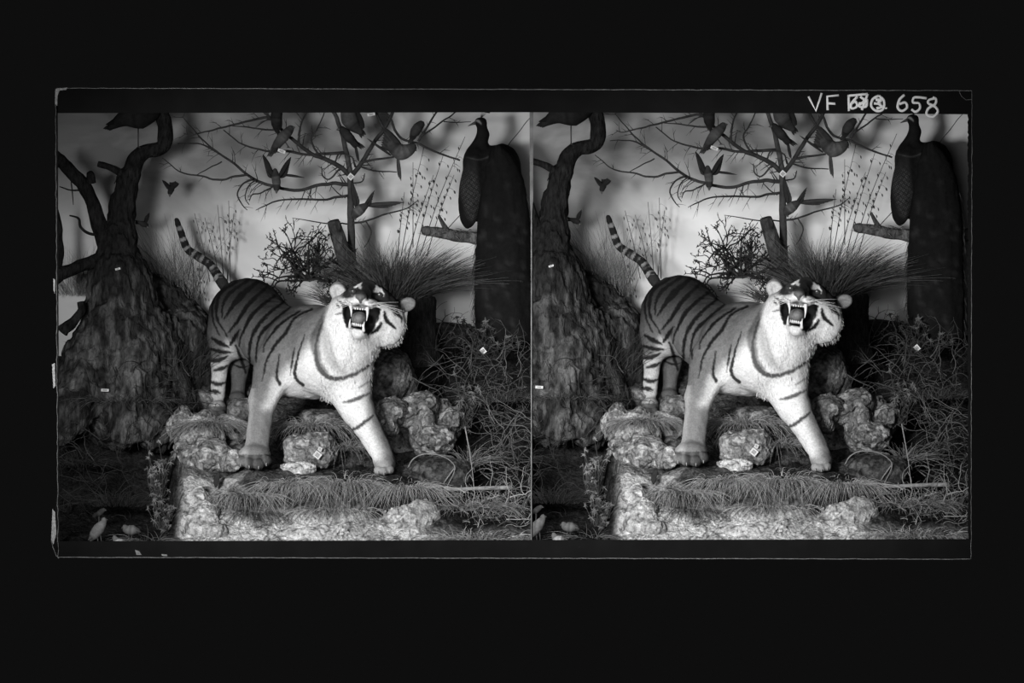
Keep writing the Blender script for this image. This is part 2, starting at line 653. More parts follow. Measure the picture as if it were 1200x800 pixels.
# ------------------------------------------------------------------ the tiger
def build_tiger():
    t = thing('tiger', 'striped stuffed tiger snarling with open jaws on the rocks, ' + S, 'tiger', (370, 549, 190))
    fl = Field((196, 244, 16), (496, 566, 372), 1.3)
    # torso
    fl.cone((290, 371, 315), 45, (322, 396, 245), 37, 10)
    fl.cone((322, 396, 245), 37, (366, 411, 185), 51, 14)
    fl.cone((366, 411, 185), 51, (388, 416, 138), 49, 14)
    fl.cone((386, 410, 140), 46, (424, 376, 108), 36, 14)
    fl.ell((358, 441, 176), (44, 25.5, 34), 8)
    # near foreleg
    fl.ell((338, 416, 158), (30, 46, 34), 12)
    fl.cone((325, 426, 150), 28, (308, 468, 135), 15.5, 6)
    fl.cone((308, 470, 135), 15, (302, 514, 122), 13.8, 8)
    fl.ell((298, 533, 112), (19, 13, 24), 10)
    for (a, b, c) in ((283, 541, 94), (292, 543, 88), (303, 543.5, 88), (312, 540, 94)):
        fl.ell((a, b, c), (6.6, 6.8, 10), 2.5)
    # far foreleg
    fl.cone((403, 440, 135), 34, (418, 478, 120), 19, 8)
    fl.cone((417, 476, 120), 18.5, (449, 534, 106), 12, 8)
    fl.ell((451, 544, 99), (12.5, 11, 18), 8)
    for (a, b, c) in ((443, 551, 84), (450, 552.5, 81), (457, 550, 84)):
        fl.ell((a, b, c), (4.8, 5, 8), 2.0)
    # hind legs
    fl.ell((270, 384, 300), (24, 38, 28), 12)
    fl.cone((263, 395, 300), 18, (258, 424, 306), 9.8, 10)
    fl.cone((258, 424, 306), 9.8, (255, 464, 312), 8.4, 6)
    fl.ell((255, 479, 300), (11, 10, 17), 7)
    for (a, b, c) in ((247, 484, 286), (253, 486, 283), (260, 485, 285)):
        fl.ell((a, b, c), (4.4, 4.8, 7), 2.0)
    fl.cone((288, 398, 325), 24, (280, 430, 332), 11, 10)
    fl.cone((280, 430, 332), 11, (279, 458, 336), 8.5, 6)
    fl.ell((278, 466, 326), (10, 7, 15), 6)
    # tail
    tp = [(262, 334, 335), (252, 318, 345), (243, 307, 350), (230, 299, 352), (219, 290, 352), (213, 276, 350), (207, 258, 348)]
    tr = [6.5, 5.2, 4.8, 4.4, 4.2, 3.8, 3.2]
    tc_ = catmull(tp, 4)
    trr = np.interp(np.linspace(0, 1, len(tc_)), np.linspace(0, 1, 7), tr)
    for i in range(len(tc_) - 1):
        fl.cone(tc_[i], trr[i], tc_[i + 1], trr[i + 1], 2)
    # head
    fl.ell((431, 361, 98), (34, 29, 34), 10)
    fl.ell((401, 371, 104), (16, 26, 22), 9)
    fl.ell((456, 378, 102), (20, 27, 24), 9)
    fl.cone((432, 340, 78), 12, (423, 348, 44), 7.5, 8)
    fl.ell((413, 354, 58), (10.5, 7.5, 20), 4)
    fl.ell((433, 357, 58), (11.5, 7.5, 20), 4)
    fl.ell((423, 350, 42), (6, 5, 6), 4)
    fl.cone((426, 388, 88), 15, (420, 388, 60), 9, 7)
    fl.cone((414, 340, 80), 6, (447, 345, 80), 6, 6)      # brow
    # open mouth
    fl.ell((423, 372, 46), (17.5, 14.5, 38), 4, sub=True)
    fl.ell((408, 367, 60), (7, 14, 24), 3, sub=True)
    fl.ell((436, 371, 62), (11, 14, 20), 4, sub=True)
    # ears
    fl.cone((406, 350, 112), 8, (398, 343, 112), 6, 5)
    fl.ell((396.5, 341, 110), (10, 11.5, 6), 4, rot=-0.5)
    fl.ell((396, 342.5, 102), (6, 7, 6), 3, sub=True, rot=-0.5)
    fl.cone((464, 360, 112), 8, (475, 357, 112), 6, 5)
    fl.ell((476.5, 357, 110), (11, 8.5, 6), 4, rot=-0.25)
    fl.ell((477.5, 358, 102), (7, 5, 6), 3, sub=True, rot=-0.25)
    fl.noise(lambda p: 0.7 * vnoise(p, 9, 4) + 0.35 * vnoise(p, 3.2, 8))
    v, f = fl.mesh()
    v = relax(v, f, 1, 0.4)
    x, y, d = v[:, 0], v[:, 1], v[:, 2]
    jx = x + 0.6 * vnoise(v, 6, 21) + 0.8 * vnoise(v, 1.8, 22)
    jy = y + 0.6 * vnoise(v, 6, 23) + 0.8 * vnoise(v, 1.8, 24)
    # ---- coat: tan back, paler flank, white chest and belly
    back = np.interp(x, [240, 255, 295, 312, 338, 390], [345, 330, 325, 332, 356, 356])
    c = 0.026 + 0.12 * sstep(10, 85, y - back) + 0.15 * sstep(305, 370, x)
    c = c + (0.2 - c) * sstep(436, 478, y)
    chest = poly_mask(jx, jy, [(388, 352), (372, 395), (345, 424), (322, 446), (310, 478), (395, 487), (400, 500), (440, 560), (452, 548),
                               (443, 520), (432, 490), (430, 470), (446, 430), (470, 402), (480, 360), (430, 340)], 9)
    c = c + (0.80 - c) * chest * (d < 235)
    gm = line_mask(jx, jy, [(386, 362), (380, 392), (388, 422), (402, 436)], 3, 7, 3, 7.0) * (d < 235)
    c = c * (1 - 0.45 * gm)
    gm = line_mask(jx, jy, [(438, 466), (451, 503), (464, 538)], 4, 6, 7, 6.0) * (d < 200)  # shaded right side of the outstretched foreleg, painted into the coat colour
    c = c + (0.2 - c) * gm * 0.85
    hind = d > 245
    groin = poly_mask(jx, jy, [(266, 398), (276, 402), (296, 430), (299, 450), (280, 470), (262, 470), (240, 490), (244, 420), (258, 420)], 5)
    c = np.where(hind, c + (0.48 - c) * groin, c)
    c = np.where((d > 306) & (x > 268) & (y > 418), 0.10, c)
    lite = sstep(296, 286, x + (y - 520) * 0.1) * (y > 455) * (d < 200)  # lit front edge of the near foreleg, painted into the coat colour
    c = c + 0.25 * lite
    # tail colour
    tail = (d > 333) & (y < 330) & (x < 261)
    c = np.where(tail, 0.2, c)
    # ---- stripes
    st = np.zeros(len(v))

    def stripe(pts, w0, w1, w2, soft=1.0, near=None, amt=1.0):
        m = line_mask(jx, jy, pts, w0, w1, w2, soft) * amt
        if near == 'hind':
            m = m * hind
        elif near == 'fore':
            m = m * (d < 245)
        np.maximum(st, m, out=st)

    HB = [([(277, 330), (262, 340), (255, 352), (254, 372), (266, 394)], 1.2, 1.6, 1.0),
          ([(262, 338), (251, 350), (249, 372), (257, 392)], 0.8, 1.2, 0.8),
          ([(291, 328), (270, 343), (261, 358), (260, 372)], 1.2, 2.0, 0.8),
          ([(302, 330), (283, 346), (270, 362), (263, 374)], 1.6, 3.4, 0.8),
          ([(312, 337), (291, 357), (277, 378), (267, 390)], 1.4, 2.3, 1.0),
          ([(322, 346), (297, 367), (284, 390), (280, 406)], 1.4, 2.2, 0.8),
          ([(332, 354), (310, 372), (295, 395), (292, 420), (296, 434)], 1.3, 2.1, 1.0),
          ([(340, 360), (320, 376), (303, 396), (300, 424)], 1.0, 1.8, 0.7),
          ([(352, 364), (328, 380), (312, 400), (308, 412)], 0.9, 1.5, 0.6),
          ([(366, 362), (346, 372), (335, 390), (322, 405), (312, 425), (307, 446)], 1.0, 1.8, 0.6),
          ([(328, 415), (324, 438), (328, 450)], 0.7, 1.3, 2.2),
          ([(357, 392), (347, 425), (346, 442), (355, 451)], 0.6, 1.3, 2.0),
          ([(345, 408), (340, 440)], 0.5, 1.0, 0.6),
          ([(281, 386), (270, 404)], 0.8, 2.4, 1.6),
          ([(276, 404), (284, 424), (288, 436)], 1.0, 2.0, 1.2)]
    for pts, a, b, e in HB:
        stripe(pts, a * 1.15, b * 1.2, e)
    for pts in ([(248, 396), (258, 402), (268, 407)], [(247, 409), (258, 412), (270, 413)], [(247, 423), (257, 422), (267, 417)],
                [(251, 434), (262, 431), (267, 428)], [(247, 447), (255, 450), (264, 448)], [(247, 458), (258, 460)]):
        stripe(pts, 1.5, 2.9, 1.0, near='hind')
    stripe([(272, 426), (282, 430), (290, 429)], 0.8, 1.6, 0.8, near='hind')
    # collar and chest bars
    stripe([(383, 366), (374, 388), (370, 408), (373, 428), (386, 442), (405, 442), (428, 431), (447, 414)], 1.6, 3.4, 1.0, 1.6, 'fore', 0.93)
    stripe([(384, 360), (374, 382), (369, 400), (374, 424), (386, 440)], 1.2, 6.0, 1.0, 2.2, 'fore', 0.72)
    stripe([(372, 392), (370, 414), (376, 432)], 1.4, 3.0, 1.2, 1.6, 'fore', 0.9)
    stripe([(385, 390), (389, 412), (398, 434)], 0.4, 0.9, 0.5, 1.4, 'fore', 0.4)
    stripe([(421, 454), (429, 449), (436, 444)], 0.8, 1.2, 0.6, 1.2, 'fore', 0.8)
    stripe([(402, 471), (416, 468), (434, 460)], 1.0, 2.4, 0.8, 1.2, 'fore', 0.9)
    stripe([(409, 505), (420, 500), (437, 487)], 1.4, 2.4, 1.2, 1.2, 'fore', 0.95)
    # tail rings
    ts = np.linalg.norm(v[:, None, :] - tc_[None, ::1, :], axis=2) if False else None
    if tail.any():
        idx = np.where(tail)[0]
        dd = np.linalg.norm(v[idx][:, None, :] - tc_[None], axis=2)
        s = dd.argmin(1) / (len(tc_) - 1)
        ring = sstep(-0.15, 0.25, 0.62 + np.sin(s * 52 + 1.2 + 0.6 * vnoise(v[idx], 6, 2)))
        ring = np.maximum(ring, sstep(0.9, 0.95, s))
        st[idx] = np.maximum(st[idx], ring)
    c = c * (1 - 0.95 * st) + 0.006 * st
    # ---- face
    face = (d < 125) & (y < 408) & (x > 384)
    front = d < 112

    def paint(poly, val, soft, amt=1.0, dmax=125):
        nonlocal c
        m = poly_mask(jx, jy, poly, soft) * amt * (d < dmax)
        c = c + (val - c) * m

    def dab(pts, val, a, b, e, soft=1.0, amt=1.0, dmin=0, dmax=125):
        nonlocal c
        m = line_mask(jx, jy, pts, a, b, e, soft) * amt * (d < dmax) * (d > dmin)
        c = c + (val - c) * m

    paint([(400, 348), (404, 336), (412, 326), (432, 322), (462, 333), (476, 350), (470, 362), (452, 360), (440, 354), (430, 348), (416, 346), (406, 351)], 0.035, 2.5)
    paint([(426, 330), (440, 334), (438, 351), (429, 351), (428, 343)], 0.028, 1.5)
    dab([(400, 351), (411, 353), (420, 358)], 0.7, 1.6, 3.6, 2, 1.0, dmax=85)
    dab([(405, 351.5), (413, 356)], 0.12, 0.3, 0.5, 0.3, 0.6, dmax=85)
    dab([(468, 363), (452, 358), (440, 356), (427, 358)], 0.7, 0.6, 2.0, 3.2, 1.0, dmax=100)
    dab([(441, 354), (432, 355)], 0.1, 0.3, 0.5, 0.3, 0.6, dmax=85)
    dab([(444, 357.5), (433, 358.5)], 0.1, 0.3, 0.5, 0.3, 0.6, dmax=85)
    paint([(384, 356), (399, 352), (402, 380), (390, 392), (380, 380)], 0.75, 4)
    paint([(444, 362), (470, 366), (480, 372), (470, 396), (446, 400), (440, 385)], 0.66, 4)
    dab([(447, 379), (442, 386), (435, 391)], 0.018, 1.6, 2.6, 1.2)
    dab([(444, 370), (441, 378)], 0.03, 0.5, 1.2, 0.5)
    dab([(451, 365), (453, 375), (463, 384)], 0.02, 1.2, 2.6, 1.6)
    dab([(459, 362), (463, 367), (467, 371)], 0.06, 1.0, 2.6, 0.8)
    dab([(452, 359), (463, 361), (474, 364)], 0.06, 1.0, 2.2, 1.4, 1.2)
    dab([(465, 366), (470, 372), (471, 378)], 0.03, 2.4, 2.0, 0.6)
    dab([(395, 356), (397, 360)], 0.05, 0.8, 1.6, 0.8)
    dab([(393, 368), (399, 367), (404, 364)], 0.04, 0.5, 1.0, 0.6)
    dab([(403, 356), (396, 352)], 0.03, 0.6, 1.5, 0.6)
    # mouth lining
    paint([(400, 354), (404, 354.5), (410, 359.5), (422, 361.5), (434, 361.5), (440, 359), (447, 360), (446, 368), (442, 374), (440, 382), (436, 389), (431, 393), (426, 390), (424, 386.5), (412, 384), (405, 384), (402, 370)], 0.016, 1.0, dmax=122)
    dab([(407, 387), (416, 388.5), (424, 390)], 0.68, 1.5, 2.6, 1, 1.0, dmax=90)
    # pale spots over the eyes
    paint([(414, 336.5), (419, 333), (424.5, 330.5), (423.5, 334.5), (423.5, 339), (420, 337)], 0.8, 0.8)
    paint([(437, 341.6), (440, 338), (441.3, 333.5), (444, 336), (447, 336.5), (448, 340), (450.5, 345), (450, 347.5), (446, 342.5)], 0.8, 0.8)
    # ears
    for (ex, ey, rr, ev) in ((395, 342, 9.5, 0.48), (478, 357, 8.5, 0.2)):
        e = np.hypot(x - ex, (y - ey) * 1.1)
        m = sstep(rr + 1.5, rr - 1, e) * (d < 118) * (d > 96)
        c = c + (ev - c) * m
    c = c * (1 + 0.10 * vnoise(v, 4, 51))
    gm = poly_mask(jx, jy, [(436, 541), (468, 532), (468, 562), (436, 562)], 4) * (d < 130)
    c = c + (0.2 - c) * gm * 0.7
    # toes: darker between
    toes = ((y > 532) & (x < 325) & (d < 130)) | ((y > 541) & (x > 430) & (d < 115)) | ((y > 476) & hind & (x < 272))
    c = np.where(toes & (x < 330), c * (0.36 + 0.2 * sstep(0.5, 0.9, 0.5 + 0.5 * np.sin((x - 286) * 0.62)) * (d < 96)), c)
    c = np.clip(c, 0.01, 0.85)
    mb = MB()
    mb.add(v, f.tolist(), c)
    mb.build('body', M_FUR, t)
    # ---- mouth parts
    mb = MB()
    mb.ellipsoid((421, 373, 66), (9.5, 8, 22), 0.2, 16, 10)
    o = mb.build('tongue', M_TONGUE, t)
    o['label'] = 'grey tongue raised inside the open mouth'

    def fang(a, b, r):
        m = MB()
        q = catmull([a, ((a[0] + b[0]) / 2 + (0.6 if a[1] < b[1] else -0.4), (a[1] + b[1]) / 2, (a[2] + b[2]) / 2 - 1.5), b], 4)
        m.tube(q, np.linspace(r, 0.35, len(q)), 0.8, 8)
        fo = m.build('fang', M_TOOTH, t)
        fo['label'] = 'long pale pointed canine tooth'

    fang((410.8, 358, 40), (411.5, 371, 38), 2.1)
    fang((430.5, 360, 40), (429.5, 376, 38), 2.3)
    fang((410, 384, 48), (410.5, 373.5, 44), 1.9)
    fang((426, 388, 48), (427, 376.5, 44), 2.1)
    for i in range(6):
        xx = 413.5 + i * 2.9
        m = MB()
        m.ellipsoid((xx, 361.2 + 0.25 * i, 42), (1.2, 1.2, 1.2), 0.8, 8, 6)
        m.build('incisor', M_TOOTH, t)
        m = MB()
        m.ellipsoid((412.8 + i * 2.4, 379.3 + 0.45 * i, 50), (1.15, 1.9, 1.2), 0.8, 8, 6)
        m.build('incisor', M_TOOTH, t)
    m = MB()
    m.ellipsoid((418, 380.5, 58), (8, 2.2, 8), 0.3, 12, 6)
    m.build('lower_gum', mat('gum_flesh', 0.4, rough=0.5, nscale=40, namp=0.2), t)
    m = MB()
    nf = Field((412, 338, 24), (434, 360, 56), 0.8)
    nf.ell((422.5, 348, 39), (6.2, 4.2, 6), 2)
    nf.cone((422.5, 350, 36), 3, (422.5, 354, 38), 1.6, 2)
    nf.ell((419.4, 349.6, 32.5), (1.5, 1.2, 2.5), 1, sub=True)
    nf.ell((425.6, 350.2, 32.5), (1.5, 1.2, 2.5), 1, sub=True)
    vv, ff = nf.mesh()
    m.add(vv, ff.tolist(), 0.1)
    m.build('nose', M_NOSE, t)
    for (ex, ey, ed) in ((414, 341.5, 70), (445, 345.5, 72)):
        m = MB()
        m.ellipsoid((ex, ey, ed), (4.0, 3.0, 4), 0.05, 12, 8)
        e = m.build('eye', M_EYE, t)
        e['label'] = 'dark glass eye under a pale brow spot'
        m = MB()
        m.ellipsoid((ex - 0.8, ey - 0.8, ed - 3.4), (1.2, 0.9, 0.8), 0.5, 8, 6)
        m.build('iris', mat('pale_iris', 0.3, rough=0.2, spec=0.5, nscale=10, namp=0.1), e)
    m = MB()
    r = random.Random(5)
    for side in (-1, 1):
        for i in range(12):
            base = (412 - r.uniform(0, 6), 353 + r.uniform(-2, 4), 48) if side < 0 else (434 + r.uniform(0, 8), 355 + r.uniform(-2, 4), 46)
            L = r.uniform(16, 26) if side < 0 else r.uniform(24, 42)
            m.strand(base, (side, r.uniform(-0.15, 0.35), r.uniform(-0.3, 0.1)), L, (0, r.uniform(0.0, 0.2), 0), 0.35, 0.75, 5, 3)
    m.build('whiskers', M_WHISK, t)
    # ruff: loose hair over cheeks, chin and chest
    m = MB()
    wf = v[(d < 150) & (c > 0.55) & (y < 470) & (x > 376)]
    allv = v
    for i in r.sample(range(len(wf)), min(1700, len(wf))):
        p = wf[i]
        if p[2] < 62 or p[1] < 362 or (p[0] > 466 and p[1] < 372):
            continue
        cen = np.array((424, 372, 110)) if p[1] < 405 else np.array((392, 418, 160))
        out = p - cen
        out /= np.linalg.norm(out)
        dv = out * 0.5 + np.array((r.uniform(-.25, .25), 0.9, r.uniform(-.2, .1)))
        m.strand(p - out * 0.8, dv, r.uniform(3, 6), (0, 0.15, 0), 0.3, r.uniform(0.66, 0.82), 3, 3)
    ro = m.build('ruff', mat('ruff_hair', attr=True, rough=0.8, nscale=30, namp=0.1), t)
    ro['label'] = 'loose white hair of cheeks and throat'
    for (a, b, e) in ((282, 546, 85), (292, 548.5, 79), (303, 549, 79), (312, 545.5, 85), (443, 554.5, 77), (450, 556, 74), (457, 553.5, 77)):
        m = MB()
        m.tube(catmull([(a, b - 3, e + 3), (a, b - 2.2, e - 1.5), (a, b + 0.5, e - 3)], 3), np.linspace(1.1, 0.25, 7), 0.4, 6)
        m.build('claw', M_CLAW, t)
    return t


build_tiger()


# ------------------------------------------------------------------ peacock on its bough
def build_peacock():
    t = thing('peacock', 'dark peacock with long hanging train perched high on the right, ' + S, 'peacock', (575, 272, 330), 'stuffed birds')
    fl = Field((528, 128, 285), (634, 290, 375), 1.3)
    fl.ell((563, 143, 328), (7.2, 5.6, 6), 3)
    fl.cone((565, 146, 329), 5.6, (566, 158, 332), 6.5, 4)
    fl.cone((566, 158, 332), 6.2, (560, 178, 334), 12, 5)
    fl.cone((560, 190, 334), 18, (586, 192, 338), 23.5, 6)
    fl.ell((575, 222, 335), (32, 44, 24), 10)
    fl.ell((553, 222, 322), (15, 46, 16), 6, rot=0.12)        # folded wing
    fl.ell((597, 215, 330), (16, 44, 18), 8, rot=-0.22)
    fl.noise(lambda p: 0.5 * vnoise(p, 6, 3))
    v, f = fl.mesh()
    c = np.full(len(v), 0.008)
    x, y, d = v.T
    wing = poly_mask(x, y, [(545, 182), (558, 186), (562, 230), (560, 268), (548, 256), (539, 225), (536, 198)], 3) * (d < 330)
    scal = sstep(0.0, 0.7, np.sin((x + y * 0.25) * 2.0) * np.sin((y - x * 0.3) * 1.9))
    c = c + wing * (0.006 + 0.045 * scal * sstep(190, 215, y))
    neck = line_mask(x, y, [(546, 184), (562, 187), (578, 181), (588, 174)], 0.4, 0.7, 0.3, 0.8)
    c = c + 0.03 * neck * (d < 333)
    m = line_mask(x, y, [(556, 142), (560, 141.5), (564, 145)], 0.6, 1.4, 0.6, 0.7) * (d < 326)
    c = c + 0.16 * m
    mb = MB()
    mb.add(v, f.tolist(), c)
    mb.build('body', M_PLUME, t)
    mb = MB()
    mb.tube(catmull([(557, 144, 326), (553, 145.5, 325), (548.5, 147.5, 324)], 3), np.linspace(2.2, 0.3, 7), 0.05, 8)
    mb.build('beak', M_BEAK, t)
    mb = MB()
    r = random.Random(8)
    for i in range(6):
        ex = 564 + i * 1.7
        mb.strand((563, 139, 328), (ex - 563 + 0.5, -9, 0), 9.5, (0.05, 0, 0), 0.35, 0.03, 4, 4)
        mb.ellipsoid((ex + 0.6, 129.8 + i * 0.3, 328), (1.2, 1.6, 0.6), 0.03, 8, 6)
    mb.build('crest', M_PLUME, t)
    # train: a long fall of feathers
    ys = np.linspace(170, 400, 46)
    cx = np.interp(ys, [170, 190, 215, 270, 330, 400], [584, 588, 590, 590, 589, 590])
    hw = np.interp(ys, [170, 180, 195, 215, 245, 270, 320, 360, 400], [6, 13, 20, 25, 29.5, 31, 33, 33.5, 32])
    cd = np.interp(ys, [186, 270, 400], [318, 306, 296])
    hd = np.interp(ys, [186, 270, 400], [14, 20, 18])
    n = 40
    vs = []
    for i in range(len(ys)):
        for j in range(n):
            a = 2 * math.pi * j / n
            vs.append((cx[i] + hw[i] * math.cos(a), ys[i], cd[i] + hd[i] * math.sin(a)))
    vs = np.array(vs)
    vs[:, 2] += 1.2 * np.sin(vs[:, 0] * 1.1 + 2 * vnoise(vs, 14, 5)) + 1.2 * vnoise(vs, 5, 6)
    vs[:, 0] += 0.9 * vnoise(vs, 7, 9)
    fs = []
    for i in range(len(ys) - 1):
        for j in range(n):
            k = (j + 1) % n
            fs.append((i * n + j, (i + 1) * n + j, (i + 1) * n + k, i * n + k))
    fs.append(tuple(range(n)))
    fs.append(tuple((len(ys) - 1) * n + j for j in range(n))[::-1])
    c = 0.007 + 0.006 * sstep(0.3, 0.9, vnoise(vs, 9, 33))
    eyes = np.zeros(len(vs))
    for i in range(26):
        ex, ey = r.uniform(562, 616), r.uniform(240, 385)
        eyes = np.maximum(eyes, np.exp(-((vs[:, 0] - ex) ** 2 + (vs[:, 1] - ey) ** 2) / 9.0))
    c = c + 0.016 * eyes
    mb = MB()
    mb.add(vs, fs, c)
    for i in range(320):        # loose barbs along both edges
        yy = r.uniform(215, 396)
        sd = -1 if r.random() < 0.6 else 1
        xx = np.interp(yy, ys, cx) + sd * np.interp(yy, ys, hw) * 0.95
        if sd < 0 and yy < 275:
            continue
        mb.strand((xx, yy, np.interp(yy, ys, cd)), (sd * r.uniform(0.2, 0.5), 1, r.uniform(-.2, .2)), r.uniform(10, 24), (-sd * 0.1, 0, 0), 0.4, r.uniform(0.02, 0.12), 4, 3)
    mb.build('train', M_PLUME, t)
    for lx in (566, 580):
        mb = MB()
        mb.tube([(lx, 255, 326), (lx, 272, 328), (lx - 1, 277, 326)], [2.2, 1.8, 1.6], 0.05, 7)
        for k in (-1, 0, 1):
            mb.tube([(lx, 274, 326), (lx + k * 4, 274.5, 320), (lx + k * 5, 278, 316)], [1.1, 0.9, 0.4], 0.05, 5)
        mb.build('leg', M_BEAK, t)


build_peacock()


def shade_pts(pts, c, amp=0.4, seed=1):
    return c * (1 + amp * vnoise(np.asarray(pts), 6, seed))


def build_bough():
    t = thing('bough', 'rough cut horizontal bough carrying the peacock, ' + S, 'branch', (560, 282, 325))
    p = catmull([(494, 270, 318), (520, 274, 322), (556, 279, 326), (600, 281, 330), (640, 278, 336)], 8)
    p = p + np.stack([vnoise(p, 9, 3) * 0.6, vnoise(p, 7, 4) * 1.2, vnoise(p, 8, 5)], 1)
    rr = np.interp(p[:, 0], [494, 500, 540, 640], [3.5, 6.0, 7.0, 8.0]) * (1 + 0.1 * vnoise(p, 5, 8))
    mb = MB()
    mb.tube(p, rr, shade_pts(p, 0.10, 0.5), 12)
    r = random.Random(3)
    for i in range(30):
        xx = r.uniform(497, 560)
        mb.strand((xx, 268 + r.uniform(0, 9), 316), (r.uniform(-1, 1), r.uniform(-.4, .4), -0.4), r.uniform(5, 12), (0, .1, 0), 0.5, r.uniform(.05, .2), 4)
    mb.build('limb', M_BARK, t)
    mb = MB()
    q = catmull([(525, 272, 320), (519, 262, 318), (514, 252.5, 316)], 4)
    mb.tube(q, np.linspace(3.6, 1.6, len(q)), 0.06, 8)
    mb.build('side_stub', M_BARK, t)


build_bough()


# ------------------------------------------------------------------ old tree at the left
def build_old_tree():
    t = thing('old_tree', 'huge dark gnarled tree with spreading roots at far left, ' + S, 'tree', (140, 480, 290))
    fl = Field((44, 108, 170), (262, 580, 424), 2.2)
    dp = 300
    fl.cone((148, 470, dp), 62, (146, 400, dp), 50, 20)
    fl.cone((146, 400, dp), 50, (142, 330, dp), 34, 20)
    fl.cone((142, 330, dp), 32, (139, 285, dp), 20, 16)
    fl.cone((139, 285, dp), 19, (146, 245, dp), 14, 10)
    fl.cone((146, 245, dp), 14, (152, 205, dp - 4), 11, 8)
    # roots
    fl.cone((110, 420, 280), 34, (84, 480, 240), 26, 14)
    fl.cone((150, 430, 270), 36, (146, 505, 225), 20, 14)
    fl.cone((188, 430, 300), 34, (222, 480, 290), 14, 14)
    fl.cone((170, 440, 280), 30, (182, 510, 240), 22, 12)
    fl.cone((88, 470, 250), 26, (62, 500, 230), 22, 12)
    fl.cone((210, 400, 340), 36, (236, 440, 330), 24, 16)
    fl.cone((176, 338, 355), 18, (214, 384, 352), 30, 14)

    def bark(p):
        q = p * np.array((1.0, 0.28, 1.0))
        return 5.0 * (np.abs(vnoise(q, 7, 3)) - 0.3) + 5.0 * vnoise(p, 34, 6) + 2.6 * vnoise(p, 6, 9)

    fl.noise(bark, 16)
    v, f = fl.mesh()
    q = v * np.array((1.0, 0.3, 1.0))
    c = 0.016 + (0.006 + 0.05 * sstep(-0.2, 0.5, vnoise(q, 6, 13))) * sstep(300, 350, v[:, 1])
    c = c + 0.07 * sstep(0.0, 0.5, fbm(v, 26, 71, 3)) * 0.6 * sstep(380, 430, v[:, 1]) * sstep(215, 190, v[:, 0])
    mb = MB()
    mb.add(v, f.tolist(), np.clip(c, .008, .3))
    mb.build('trunk', M_BARK, t)

    def limb(pts, radii, shade=0.017, seed=1):
        p = catmull(pts, 6)
        p[:, 0] += 1.5 * vnoise(p, 14, seed)
        p[:, 1] += 1.5 * vnoise(p, 14, seed + 1)
        r = np.interp(np.linspace(0, 1, len(p)), np.linspace(0, 1, len(radii)), radii) * (1 + 0.12 * vnoise(p, 7, seed))
        m = MB()
        m.tube(p, r, shade_pts(p, shade), 12)
        m.build('branch', M_BARK, t)

    limb([(151, 212, 296), (158, 190, 293), (172, 178, 291), (190, 172, 290), (194, 150, 290), (188, 128, 292)], [11, 10, 9, 9.5, 9, 8])
    limb([(128, 292, 300), (116, 262, 296), (103, 225, 292), (86, 204, 288), (62, 180, 286)], [12, 9.5, 8.5, 7.5, 7])
    limb([(132, 302, 296), (106, 308, 290), (82, 316, 284), (56, 330, 280)], [12, 8, 8, 10])
    limb([(62, 330, 292), (68, 290, 292), (64, 250, 292), (56, 220, 292)], [9, 7, 6, 6])
    limb([(148, 206, 294), (136, 199, 288), (114, 192, 284)], [5, 4.5, 3.4])
    limb([(108, 215, 290), (106, 206, 288), (104, 202, 286)], [5, 5, 4])
    limb([(123, 274, 292), (105, 273, 288), (95, 266, 286), (92, 256, 284), (82, 253, 282)], [2.0, 1.8, 1.6, 1.4, 0.8])
    limb([(94, 222, 289), (82, 222, 286), (70, 219, 284)], [1.2, 0.9, 0.6])
    limb([(84, 211, 288), (84, 224, 286), (85, 240, 285)], [0.8, 0.7, 0.4])
    limb([(142, 202, 290), (138, 208, 288), (134, 215, 287)], [1.2, 0.9, 0.5])
    limb([(72, 388, 262), (86, 376, 258), (95, 364, 256), (95, 354, 255)], [8, 6, 5, 4.2])


build_old_tree()


